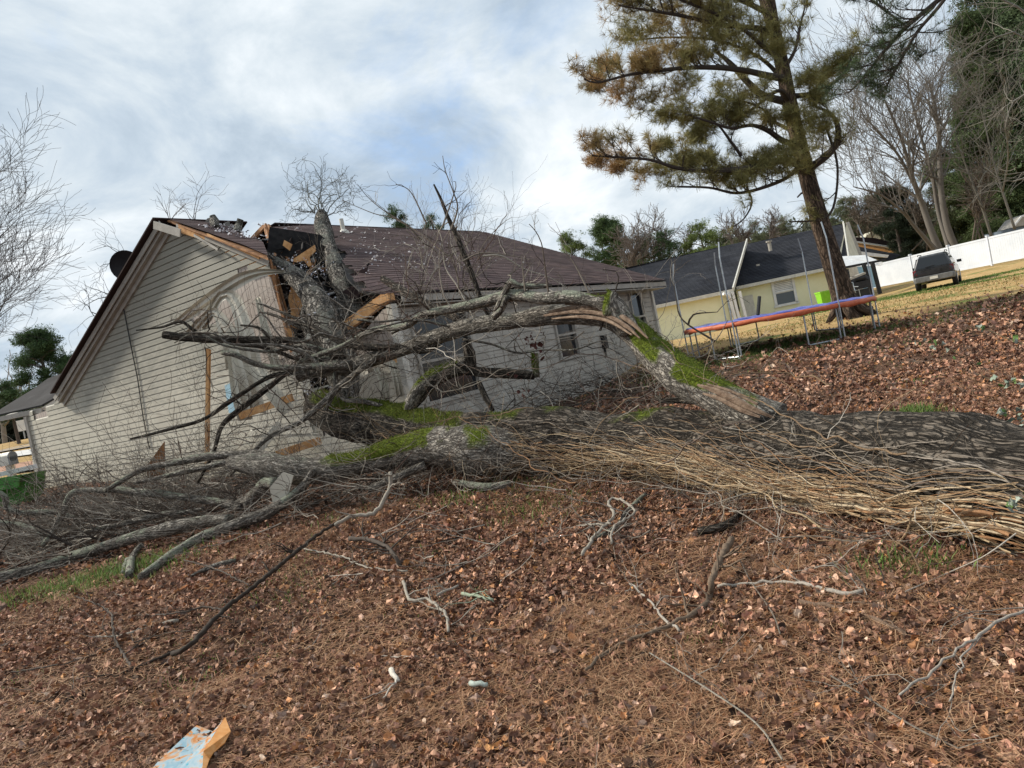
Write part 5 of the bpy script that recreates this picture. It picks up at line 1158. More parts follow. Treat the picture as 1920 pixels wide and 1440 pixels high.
mb=MB();rr_=ring(2.05,zT-.05);mb.tube(np.vstack([rr_,rr_[:1]]),.025,8,cap=False);mb.build('frame',M_metal,tramp)
for k,phd in enumerate((-75,-15,45,105,165,225)):
    a=R_(phd);c=A([math.cos(a),math.sin(a),0]);tn=A([-c[1],c[0],0])
    b=tc_*A([1,1,0])+c*2.14;zb_=zg(b)-.04;top=zb_+2.45+rng.uniform(-.1,.1)
    bx=A([-.0,0,0]);mb=MB();mb.tube([A([b[0],b[1],zb_]),A([b[0],b[1],top-.35])+bx,A([b[0],b[1],top])-c*.07+tn*rng.uniform(-.03,.03)],.016,8);mb.build('net_pole',M_metal,tramp)
    b2=tc_*A([1,1,0])+c*2.02;zt_=zT-.06+tilt(b2[0])
    p0,p1=b2-tn*.0,b2-tn*.75;r0=tc_*A([1,1,0]);p1=r0+(p1-r0)/np.linalg.norm(p1-r0)*2.02
    mb=MB();mb.tube([A([p0[0],p0[1],zt_]),A([p0[0],p0[1],zg(p0)+.02]),A([p0[0],p0[1],zg(p0)])+(p1-p0)*.06,A([p1[0],p1[1],zg(p1)])-(p1-p0)*.06*A([1,1,0]),A([p1[0],p1[1],zg(p1)+.02]),A([p1[0],p1[1],zt_])],.018,8);mb.build('leg',M_metal,tramp)
mb=MB();q=P(1421,590,18.6);mb.tube([q,P(1424,556,18.7)],.045,8);tag(mb.build('foam_sleeve',M_black,tramp),'black foam sleeve standing on the bed')
# =============== PARKED CAR (rear view SUV) ===============
cb=P(1755,540,35.6);cb[2]=g(cb[0],cb[1])-.03
car=thing('parked_car',cb,'dark grey SUV parked on the grass with its rear towards the viewer','car')
hd=R_(35);fw=A([math.sin(hd),math.cos(hd),0]);rt=A([math.cos(hd),-math.sin(hd),0])
M_car=NM('grey_car_paint',.38,.5);M_car.col(M_car.ramp(M_car.noise(2,3,.5),[(.3,(.022,.022,.024)),(.7,(.034,.034,.036))]));M_car.b.inputs['Metallic'].default_value=.5;M_car.b.inputs['Coat Weight'].default_value=.6;M_car=M_car.m
M_tail=two('tail_lamp_red',(.09,.008,.008),(.14,.012,.012),4,.15,0);M_tyre=two('tyre_rubber',(.012,.012,.012),(.03,.03,.03),20,.8,.2,.003);M_rim=two('wheel_rim',(.25,.25,.27),(.4,.4,.42),6,.3,0,metal=.7)
Cp=lambda x,y,z:cb+rt*x+fw*y+ZU*z    # x right, y forward (0 = rear bumper)
def loft(mb,secs):
    n=len(secs[0]);v=np.array([Cp(*p) for s in secs for p in s]);q=[]
    for i in range(len(secs)-1):
        for j in range(n): q.append((i*n+j,i*n+(j+1)%n,(i+1)*n+(j+1)%n,(i+1)*n+j))
    mb.add(v,[A(q),np.arange(n)[::-1][None],(np.arange(n)+(len(secs)-1)*n)[None]])
def sec(y,hw,z0,z1,r=.09,hw2=None):
    hw2=hw2 or hw
    return [(-hw+r*.5,y,z0),(hw-r*.5,y,z0),(hw,y,z0+r),(hw+.01,y,(z0+z1)*.5),(hw2,y,z1-r),(hw2-r,y,z1),(-hw2+r,y,z1),(-hw2,y,z1-r),(-hw-.01,y,(z0+z1)*.5),(-hw,y,z0+r)]
mb=MB();loft(mb,[sec(.06,.82,.42,.98),sec(.16,.88,.38,1.02),sec(.9,.90,.30,1.03),sec(3.2,.90,.30,1.02),sec(3.5,.89,.32,.98),sec(4.3,.84,.36,.9),sec(4.6,.72,.42,.78)])
mb.build('body',M_car,car)
mb=MB();loft(mb,[sec(.14,.80,1.0,1.05,.03),sec(.34,.74,1.0,1.62,.10,.62),sec(.6,.76,1.0,1.69,.10,.62),sec(2.1,.77,1.0,1.70,.10,.63),sec(2.75,.77,1.0,1.55,.10,.60),sec(3.3,.78,1.0,1.05,.03)]);mb.build('cabin',M_car,car)
mb=MB();mb.prism([Cp(-.68,.16,1.07),Cp(.68,.16,1.07),Cp(.56,.345,1.57),Cp(-.56,.345,1.57)],-fw*.03+ZU*.01);mb.build('rear_window',M_glass,car)
for sgn in (-1,1):
    mb=MB();mb.prism([Cp(sgn*.785,.42,1.08),Cp(sgn*.80,2.95,1.08),Cp(sgn*.66,2.55,1.53),Cp(sgn*.65,.55,1.57)],rt*sgn*.03);mb.build('side_window',M_glass,car)
    mb=MB();mb.prism([Cp(sgn*.70,.10,.78),Cp(sgn*.88,.14,.78),Cp(sgn*.875,.17,1.04),Cp(sgn*.72,.12,1.04)],-fw*.05);mb.build('tail_lamp',M_tail,car)
    mb=MB();mb.box(Cp(sgn*1.0,2.75,1.12),(.2,.1,.14),np.stack([rt,fw,ZU],1));mb.build('mirror',M_black,car)
    for yy in (.85,3.55):
        c=Cp(sgn*.80,yy,.36);mb=MB();mb.tube([c-rt*.11,c-rt*.09,c+rt*.09,c+rt*.11],[.32,.36,.36,.32],20);wh=mb.build('wheel',M_tyre,car,True)
        mb=MB();mb.tube([c+rt*sgn*.10,c+rt*sgn*.125],[.22,.19],16);mb.build('rim',M_rim,wh)
    mb=MB();mb.tube([Cp(sgn*.58,.6,1.70),Cp(sgn*.58,.7,1.76),Cp(sgn*.58,2.2,1.76),Cp(sgn*.58,2.3,1.70)],.02,6);mb.build('roof_rail',M_black,car)
mb=MB();loft(mb,[sec(-.06,.78,.44,.66,.05),sec(-.02,.86,.40,.68,.05),sec(.2,.90,.40,.68,.05)]);mb.build('bumper',two('worn_grey_bumper',(.10,.10,.10),(.17,.17,.17),5,.5,.1,.002),car)
mb=MB();mb.box(Cp(0,.035,.84),(.62,.03,.22),np.stack([rt,fw,ZU],1));mb.build('plate_recess',M_black,car)
mb=MB();mb.box(Cp(-.0,-.07,.56),(.34,.02,.13),np.stack([rt,fw,ZU],1));mb.build('license_plate',M_trimw,car)
mb=MB();mb.beam(Cp(-.3,.12,1.10),Cp(.1,.14,1.14),.02,.025);mb.build('wiper',M_black,car)
# =============== LEFT BACKGROUND: green cart, mailbox, drive ===============
b=P(18,945,17.0);t=thing('green_cart',b,'dark green plastic dump cart with a white rim at the left edge','cart')
mb=MB();mb.prism([P(-40,905,16.9),P(38,892,16.9),P(62,888,17.4),P(56,930,17.3),P(40,948,17.0),P(-40,956,16.9)],A([0,.5,0]));mb.build('tub',M_grn,t)
mb=MB();mb.prism([P(-40,903,16.8),P(38,890,16.8),P(34,914,16.75),P(-40,926,16.75)],A([0,.06,0]));mb.build('side_panel',M_lime if 0 else M_grn,t)
mb=MB();mb.beam(P(-40,899,16.8),P(70,873,17.4),.12,.10);mb.build('rim',M_white,t)
b=Pg(20,890);q=P(22,893,21);t=thing('mailbox',A([q[0],q[1],g(q[0],q[1])]),'grey post-mounted plastic mailbox near the left edge','mailbox')
mb=MB();q=P(10,858,21);x=A([.95,-.3,0]);mb.beam(q-x*.28-ZU*.1,q+x*.26-ZU*.1,.28,.26);mb.tube([q-x*.28,q+x*.26],.14,16);mb.build('box',M_trimw,t)
mb=MB();mb.tube([q+x*.26-ZU*0.,q+x*.29],.145,16);mb.beam(q+x*.26-ZU*.12,q+x*.29-ZU*.12,.27,.24);mb.build('door',two('mailbox_door',(.16,.18,.2),(.22,.24,.27),5,.5,0),t)
mb=MB();mb.beam(q+x*.1-ZU*.15,A([*(q+x*.1)[:2],g(q[0],q[1])-.2]),.16,.16);mb.build('post',M_trimw,t)
mb=MB();a=P(-40,850,48);
def strip(pa,pb,Y,w_,m,name,lift):
    mb=MB();p,q=P(*pa,Y),P(*pb,Y);n=12;v=[]
    for i in range(n):
        c=along(p,q,i/(n-1));
        for dy_ in (0,w_): v.append(A([c[0],c[1]+dy_,g(c[0],c[1]+dy_)+lift]))
    i=np.arange(n-1)*2;mb.add(A(v),np.stack([i,i+2,i+3,i+1],1));o=mb.build(name,m);tag(o,kind='structure');return o
strip((-300,880),(160,850),24,2.5,two('driveway_concrete',(.42,.40,.38),(.6,.58,.55),3,.8,.1,.01),'driveway',.01)
strip((-300,880),(160,850),27.5,5,two('clay_bed',(.26,.13,.08),(.38,.22,.15),3,.9,.3,.02),'clay_bed',.014)
strip((-300,880),(160,850),34,1.2,two('kerb_concrete',(.45,.44,.42),(.62,.6,.58),3,.8,.1,.01),'kerb',.02)
strip((-300,880),(160,850),36,6,two('road_asphalt',(.20,.17,.145),(.28,.24,.2),3,.9,.1,.01),'road',.02)
q=P(48,800,55);t=thing('street_sign',A([q[0],q[1],g(q[0],q[1])]),'small white sign on a thin pole beyond the porch corner','sign')
mb=MB();mb.box(P(45,797,54),(1.1,.06,.8));mb.build('panel',M_white,t)
mb=MB();mb.tube([P(43,802,54.1),P(47,822,54.1)],.05,6);mb.build('pole',M_metal,t)
# =============== LITTER ===============
gp0=Pg(370,1405);mb=MB();lit=thing('litter_package',gp0,'torn orange and pale blue food wrapper lying on the leaves','litter')
def LPt(x,y,l=.0): q=Pg(x,y);return q+A([0,0,.012+l])
L_={'a':(372,1374),'b':(402,1378),'c':(427,1370),'d':(436,1386),'e':(424,1404),'f':(402,1424),'g':(396,1440),'h':(380,1475),'i':(270,1475),'j':(300,1441)}
lf=dict(a=.03,b=.005,c=.06,d=.03,e=.02,f=.02,g=.03,h=.01,i=.02,j=.025)
q={k:LPt(*v,lf[k]) for k,v in L_.items()}
m1=NM('printed_wrapper',.6,.2);n=m1.noise(11,3,.5,dist=1.5);n2=m1.vor(26,None,'F1')
m1.col(m1.mix(m1.ramp(n2,[(.12,1.),(.2,0.)]),m1.ramp(n,[(.42,(.40,.15,.035)),(.50,(.40,.27,.18)),(.56,(.28,.35,.39)),(.7,(.17,.29,.36))]),(.03,.26,.34)))
m2=two('orange_wrapper_side',(.55,.22,.05),(.68,.36,.14),14,.4,.2,.003)
mb=MB();mb.prism([q['j'],q['a'],q['b'],along(q['b'],q['c'],.35),along(q['g'],q['i'],.45),q['i']],A([0,0,-.004]))
mb.prism([along(q['b'],q['c'],.35),q['c'],q['f']*.5+q['g']*.5+A([-.03,0,.03]),q['h'],along(q['g'],q['i'],.45)],A([0,0,-.004]));mb.build('front_panel',m1.m,lit)
mb=MB();mb.prism([q['c']+A([.003,0,0]),q['d'],q['e'],q['f'],q['g'],q['h'],q['f']*.5+q['g']*.5+A([-.03,0,.03])],A([0,0,-.004]));mb.build('side_panel',m2,lit)
# =============== TREES ===============
def tuftT(n=26,L=1.,wd=.035,flat=.0,seed=1):
    T=[]
    for k in range(4):
        v=[];q=[];r2=np.random.default_rng(seed+k)
        for i in range(n):
            d=r2.normal(0,1,3);d[2]=abs(d[2])*.9+.15;d/=np.linalg.norm(d);s=np.cross(d,r2.normal(0,1,3));s/=np.linalg.norm(s);l=L*r2.uniform(.7,1.1);b=len(v)
            v+=[-s*wd*.5+d*.04,s*wd*.5+d*.04,d*l+s*wd*.25+A([0,0,-.10*l]),d*l-s*wd*.25+A([0,0,-.10*l])];q.append((b,b+1,b+2,b+3))
        T.append((A(v),A(q)))
    return T
def clumpT(n=14,sz=.45,seed=5):
    T=[]
    for k in range(4):
        v=[];q=[];r2=np.random.default_rng(seed+k)
        for i in range(n):
            c=r2.normal(0,.42,3);a=r2.normal(0,1,3);a/=np.linalg.norm(a);b=np.cross(a,r2.normal(0,1,3));b/=np.linalg.norm(b);s=sz*r2.uniform(.5,1.2);m=len(v)
            v+=[c-a*s*.5,c+b*s*.22,c+a*s*.5,c-b*s*.22];q.append((m,m+1,m+2,m+3))
        T.append((A(v),A(q)))
    return T
TT=tuftT(30,1.,.034);TC2=clumpT(16,.55)
def interp_branch(pts,step=.12):
    return spl(px3(pts),step)
# ---- big pine ----
bp=P(1588,590,20.5);bz=g(bp[0],bp[1])
pine=thing('pine_tree',A([bp[0],bp[1],bz]),'tall pine with rust and olive needles standing behind the trampoline','tree')
tr_=spl(px3([(1606,600,20.5,72),(1593,585,20.5,50),(1583,560,20.5,43),(1570,520,20.5,39),(1548,450,20.5,35),(1530,390,20.5,32),(1512,325,20.5,30),(1496,260,20.5,28),(1480,190,20.5,27),(1466,120,20.5,25),(1450,50,20.5,23),(1438,0,20.5,27),(1420,-80,20.5,22),(1405,-160,20.5,16),(1395,-230,20.6,8)]),.1)
mb=MB();fl=lambda b,d:1+.10*(fbm(b*A([3,3,1]),3)-.5)+.08*(fbm(b*A([9,9,3]),3)-.5)
mb.tube(tr_[:,:3],tr_[:,3],28,mossf(0,0,.1),disp=fl)
for a in (200,250,300,340,20): # root flares
    d=A([math.cos(R_(a)),math.sin(R_(a)),0]);c=A([bp[0],bp[1],bz]);mb.tube([c+ZU*.55+d*.22,c+ZU*.2+d*.42,c+d*.75-ZU*.06],[.14,.12,.05],10,(0,.1,0),disp=fl)
mb.build('trunk',M_pbark,pine,True)
PB=[ # branches: traced from the photograph
 [(1478,148,20.5,16),(1440,142,20.2,14),(1400,133,20,12),(1350,127,19.7,11),(1290,127,19.3,9),(1240,132,19,8),(1180,140,18.7,6),(1120,155,18.4,4),(1095,148,18.3,3)],
 [(1470,190,20.5,16),(1430,178,20.8,14),(1400,152,21,13),(1380,130,21.2,12),(1362,112,21.4,9),(1340,95,21.6,5)],
 [(1462,70,20.5,14),(1430,55,20.2,12),(1390,50,20,10),(1340,44,19.6,8),(1280,30,19.3,7),(1220,20,19,5),(1160,10,18.7,3)],
 [(1468,110,20.5,10),(1440,95,20,9),(1400,60,19.6,8),(1350,30,19.3,6),(1290,5,19,5),(1230,-20,18.8,4)],
 [(1448,30,20.5,12),(1400,5,20.2,10),(1330,-20,20,8),(1250,-40,19.8,6),(1170,-60,19.5,4)],
 [(1500,270,20.5,14),(1470,265,20,12),(1440,245,19.7,10),(1410,235,19.4,8),(1370,240,19,6),(1330,228,18.7,5),(1290,215,18.5,3)],
 [(1515,330,20.5,16),(1480,300,20,14),(1430,310,19.6,13),(1380,318,19.2,12),(1320,320,18.9,10),(1270,315,18.6,8),(1220,300,18.3,6),(1160,295,18,5),(1110,292,17.8,3)],
 [(1390,292,19.4,7),(1370,265,19.2,6),(1350,238,19,4),(1335,225,19,3)],
 [(1510,320,20.5,14),(1540,300,20.2,16),(1565,275,20,14),(1572,245,19.9,12),(1560,215,19.8,8),(1530,200,19.8,5)],
 [(1486,180,20.5,12),(1510,178,20.3,10),(1540,168,20.1,9),(1570,150,19.9,7),(1590,125,19.8,5),(1598,100,19.7,3)],
 [(1484,195,20.5,9),(1462,170,20,8),(1430,190,19.6,6),(1400,210,19.3,5),(1350,215,19.2,4)],
 [(1505,300,20.5,9),(1480,330,20,8),(1430,352,19.5,7),(1380,362,19.3,6),(1330,352,19,5),(1270,350,18.8,4)],
 [(1400,350,19.4,5),(1410,380,19.4,4),(1395,410,19.4,3),(1375,425,19.4,2)],
 [(1470,130,20.5,9),(1490,95,20.6,7),(1500,50,20.7,5),(1510,10,20.8,3)],
 [(1548,235,20.5,6),(1570,310,20.2,5),(1562,390,20.2,5),(1535,412,20.3,4),(1480,416,20.3,3)],
 [(1530,390,20.5,6),(1510,360,20.6,5),(1495,370,20.6,3)],
 [(1495,250,20.5,8),(1455,230,20.8,7),(1430,205,20.9,5),(1395,190,21,4),(1350,180,21,3)],
 [(1475,160,20.5,9),(1440,120,21,8),(1400,95,21.3,6),(1340,75,21.5,5),(1260,70,21.7,4),(1190,75,21.9,3)],
 [(1440,0,20.5,8),(1480,-30,20.6,6),(1520,-50,20.7,4)]]
mbb=MB();tips=[]
def sub(a,n,L,tipw,lvl=1,dn=.2):
    for k in range(n):
        f=rng.uniform(.25,1.);j=min(len(a)-1,int(f*(len(a)-1)));t=a[min(j+1,len(a)-1),:3]-a[max(j-1,0),:3];t/=np.linalg.norm(t)+1e-9
        x=rng.normal(0,1,3);x[2]=abs(x[2])*.5+dn;x-=t*np.dot(x,t)*.3;d=t*.8+x*.6;d/=np.linalg.norm(d)
        m=6;p=[a[j,:3]]
        dd=d.copy();l=L*rng.uniform(.5,1.2)*(1.2-f*.5)
        for i in range(m):
            dd=dd+rng.normal(0,.12,3)+A([0,0,.07]);dd/=np.linalg.norm(dd);p.append(p[-1]+dd*l/m)
        p=A(p);r0=min(a[j,3]*.5,.018);mbb.tube(p,np.linspace(max(r0,.006),.004,m+1),4,(.07,.055,.045),cap=False)
        tips.append(p[-1]);tips.append(p[-2]+rng.normal(0,.05,3))
        if lvl>0: sub(np.hstack([p,np.full((m+1,1),r0)]),3,L*.5,tipw,lvl-1,dn)
        else:
            for i in range(2,m,2): tips.append(p[i]+rng.normal(0,.05,3))
for i,pb in enumerate(PB):
    a=interp_branch(pb);mbb.tube(a[:,:3],a[:,3]*.9,8,(.06,.048,.04),cap=False)
    L=np.linalg.norm(a[-1,:3]-a[0,:3]);n=int(L*(4.6 if i not in (1,7,12,14,15) else 1.2));sub(a,n,.85,.2)
    tips.append(a[-1,:3])
mbb.build('branches',M_twig,pine)
def dens(mask_pts,Y,n,sp):   # extra foliage masses
    out=[]
    for (x,y,s) in mask_pts:
        c=P(x,y,Y+rng.uniform(-1.0,.6));out.append(c+rng.normal(0,1,(n,3))*A([s,s*1.1,s*.55])*sp)
    return np.concatenate(out)
ex=dens([(1130,130,.6),(1115,160,.5),(1170,170,.7),(1215,190,.8),(1180,60,.8),(1240,40,1),(1300,60,1.1),(1360,70,1.1),(1230,100,.9),(1290,110,.8),(1390,20,1),(1330,10,1.1),(1170,10,.9),(1440,60,.7),(1460,90,.5),(1420,90,.8),(1120,300,.4),(1160,310,.6),(1210,320,.7),(1260,315,.7),(1310,300,.5),(1250,215,.5),(1290,220,.6),(1330,230,.5),(1240,275,.4),(1310,255,.5),(1440,290,.6),(1490,280,.9),(1520,255,.9),(1500,220,.7),(1540,230,.6),(1470,310,.9),(1430,310,.7),(1510,315,.5),(1510,150,.5),(1550,140,.6),(1580,110,.5),(1530,180,.5),(1400,320,.5),(1350,330,.5),(1390,215,.5),(1280,160,.7),(1200,130,.7),(1480,215,.4)],20.,105,.36)
tp=np.concatenate([A(tips),ex]);tp=tp[rng.random(len(tp))<.70]
h=[proj for proj in ()]
def pcolor(p):
    pr=(p[:,0]/p[:,1]);n=fbm(p*.8,3);rust=np.clip((.33-pr)*4.5+ (n-.5)*2.6,0,1)[:,None]
    return (A([.23,.21,.075])*(1-rust)+A([.33,.20,.085])*rust)*rng.uniform(.6,1.5,(len(p),1))
mb=MB();scatter(mb,TT,tp,rng.uniform(.16,.27,len(tp)),pcolor(tp),.9);mb.build('crown',M_need,pine)
print('pine tufts',len(tp))
# ---- near pine bough hanging in from a tree out of frame ----
p2=thing('pine_tree',A([10.6,10.2,g(10.6,10.2)]),'overhanging green pine bough reaching in at the top right from a trunk out of frame','tree')
mb=MB();mb.tube([A([10.6,10.2,-.1]),A([10.4,10.3,6]),A([10.2,10.5,14])],[.28,.22,.12],16,(0,0,0),disp=fl);mb.build('trunk',M_pbark,p2,True)
mbb=MB();tips=[]
for pb in ([(2000,-300,10.4,14),(1850,-120,11,12),(1780,-20,11.4,10),(1700,50,11.8,8),(1655,100,12,6),(1615,150,12.2,4),(1590,175,12.3,3)],[(1850,-120,11,8),(1770,0,11.3,7),(1720,60,11.6,6),(1685,120,11.8,5),(1660,165,12,3)],[(1700,50,11.8,4),(1660,20,11.9,4),(1620,-10,12,3)],[(1780,-20,11.4,4),(1810,-30,11.2,4)]):
    a=interp_branch(pb,.08);mbb.tube(a[:,:3],a[:,3],7,(.07,.058,.05),cap=False)
    k0=int(len(a)*.45);sub(a[k0:],16,.7,.2,1,-.1)
mbb.build('branches',M_twig,p2);tp=A(tips);tp=tp[rng.random(len(tp))<.8];mb=MB();scatter(mb,tuftT(26,1.,.03,seed=9),tp,rng.uniform(.10,.17,len(tp)),A([.05,.075,.03])*rng.uniform(.5,1.4,(len(tp),1)),.9);mb.build('crown',M_need,p2)
# ---- bare deciduous trees ----
def bare(name,label,base,trunks,depth,r,col,spread=.5,nb=3,L=6,group=None,wob=.13,fol=None,kk=6,lr=(.5,.8),rmin=.012,mat=None):
    t=thing(name,base,label,'tree',group);mb=MB();mt=MB()
    for pts in trunks:
        a=interp_branch(pts,.4);a[:,3]*=.6;mt.tube(a[:,:3],a[:,3],10,col)
        n=len(a)
        for k in range(int(n*.5)+4):
            j=int(n*rng.uniform(.3,1));j=min(j,n-1);tt=a[j,:3]-a[max(0,j-1),:3];tt=tt/(np.linalg.norm(tt)+1e-9) if j else A([0,0,1.]);x=rng.normal(0,1,3);x[2]=abs(x[2])
            d=tt*.8+x*.55;twigs(mb,a[j,:3],d,L*rng.uniform(.5,1.),a[j,3]*.45,depth,lambda:tuple(A(col)*rng.uniform(.7,1.3)),4,spread,.03,nb,wob,rmin,None,.3,lr)
    mt.build('trunk',M_twig,t,True);o=mb.build('branches',M_twig,t);return t
GB=(.14,.125,.11)
bare('bare_tree','broad grey leafless tree with several leaning trunks behind the white fence',P(1775,475,62),[[(1765,478,62,24),(1745,430,62,20),(1728,380,62,17),(1710,330,61,13),(1690,260,60,9),(1660,190,59,6)],[(1762,478,62,16),(1720,430,61,11),(1690,395,60,8),(1650,365,59,6),(1600,350,58,3)],
 [(1792,468,63,24),(1775,420,63,20),(1765,360,63,17),(1762,300,63,14),(1758,230,63,10),(1742,150,63,6)],[(1780,470,63,14),(1760,400,64,13),(1748,330,64,11),(1725,250,65,8),(1700,150,65,5)],[(1728,380,62,9),(1690,300,61,8),(1650,250,60,6),(1615,215,59,3)]],3,.3,GB,.5,3,6.5,'bare trees beyond the fence',.12)
bare('bare_tree','slender bare sapling leaning left behind the fence beside the evergreens',P(1862,447,58),[[(1860,447,58,9),(1842,390,58,8),(1822,340,58,6),(1800,280,58,4)],[(1830,360,58,5),(1850,320,58,4),(1890,290,58,2)]],2,.2,(.13,.12,.10),.5,2,4.5,'bare trees beyond the fence')
bare('bare_tree','thin pale bare tree in front of the dark evergreens near the right edge',P(1905,435,56),[[(1903,430,56,8),(1880,360,56,7),(1862,300,56,5),(1848,240,56,4),(1835,190,56,2)],[(1880,360,56,5),(1890,290,54,5),(1880,200,52,3)]],2,.2,(.15,.14,.12),.55,2,5,'bare trees beyond the fence')
bare('bare_tree','bare wiry tree arching in over the top right corner',P(1990,420,22),[[(2050,480,22,30),(2020,250,22,22),(1980,120,22,14),(1930,30,22,8),(1860,-10,22,4)],[(2000,180,22,10),(1950,170,22,7),(1900,190,22,5),(1885,240,22,3)],[(2010,220,22,9),(1940,320,22,6),(1900,340,22,4)],[(1980,120,22,8),(1900,60,22,5),(1840,90,22,3),(1790,120,22,2)]],2,.2,(.20,.185,.16),.55,2,1.8,None,.2,lr=(.5,.85),rmin=.004)
# left bare tree (crape myrtle habit)
def fan(n,x0,y0,Y):
    o=[]
    for k in range(n):
        a=R_(rng.uniform(-12,62));L=rng.uniform(100,200);pts=[];x,y=x0+rng.uniform(-40,10),y0+rng.uniform(-130,120)
        for i in range(6):
            f=i/5;pts.append((x+math.cos(a)*L*f+rng.normal(0,6),y-math.sin(a+.35*f)*L*f+rng.normal(0,6),Y+rng.normal(0,.5),6*(1-f)+1.3))
        o.append(pts)
    return o
bare('bare_tree','leafless many-branched tree filling the left edge of the sky',P(-190,930,15),[[(-190,960,15,40),(-180,800,15,34),(-170,650,15,26),(-150,500,15,18),(-110,380,15,10)]]+fan(20,-110,560,15),2,.1,(.10,.088,.082),.42,3,1.3,None,.14,lr=(.5,.85),rmin=.0032)
# ---- evergreen background trees ----
def ever(name,label,px,py0,py1,Y,wpx,col,n,shape='pine',group='trees on the skyline',lean=0.,sz=None,trunk=True,holes=.5,cat='tree',tcol_=(.10,.075,.06)):
    sc=Y/F;base=P(px,py0,Y);topz=P(px,py1,Y)[2];base=A([base[0],base[1],min(base[2],g(base[0],base[1]) if Y<150 else base[2])]);hgt=topz-base[2];rad=wpx*sc*.5
    t=thing(name,base,label,cat,group);vis0=P(px,py0,Y)[2]
    if trunk:
        mt=MB();mt.tube([base-ZU*.3,base+ZU*hgt*.5+A([lean*.5,0,0]),base+ZU*hgt*.97+A([lean,0,0])],[hgt*.018+.05,hgt*.013+.03,.04],8,tcol_)
        for k in range(14):
            z=hgt*rng.uniform(.4,.9);a=rng.uniform(0,6.28);c=base+ZU*z+A([lean*z/hgt,0,0]);e=c+A([math.cos(a),math.sin(a),.25])*rad*.8;mt.tube([c,(c+e)/2+ZU*.2,e],[.06,.04,.02],4,tcol_,cap=False)
        mt.build('trunk',M_twig,t)
    n=int(n*(1 if shape=='col' else 2.6));m=MB();nc=max(10,int(46 if shape!='col' else 150));cs=[];rs=[]
    for k in range(nc):
        if shape=='pine': f=rng.uniform(.45,1.0);rr=rad*math.sin(min(1,(1.08-f)/.55)*math.pi*.5)**.8
        elif shape=='col': f=rng.uniform(.05,1.);rr=rad*(1-f)**.45
        else: f=rng.uniform(.12,1.);rr=rad*math.sqrt(max(0,1-((f-.45)/.56)**2))
        a=rng.uniform(0,6.28);q=rr*math.sqrt(rng.random());cs.append(base+A([math.cos(a)*q+lean*f,math.sin(a)*q,hgt*f]));rs.append(rad*rng.uniform(.16,.34))
    cs=A(cs);rs=A(rs);k=rng.integers(0,nc,n);d=rng.normal(0,1,(n,3))*A([1,1,.62]);pos=cs[k]+d*rs[k][:,None]*.62
    nz=fbm(pos*(1.6/rad)+px,3);pos=pos[nz>holes*.8];n=len(pos);pos=pos[pos[:,2]>g(base[0],base[1])];n=len(pos)
    cc=A(col)*rng.uniform(.55,1.5,(n,1))*(.7+.7*fbm(pos*.9+3,2))[:,None]
    scatter(m,TC2,pos,np.full(n,(sz or rad*(.085 if shape=='col' else .10)))*rng.uniform(.6,1.3,n),cc,1.2);m.build('crown',M_fol,t);return t
G1=(.075,.115,.045);G2_=(.05,.085,.035);G3=(.12,.155,.05);G4=(.12,.135,.075)
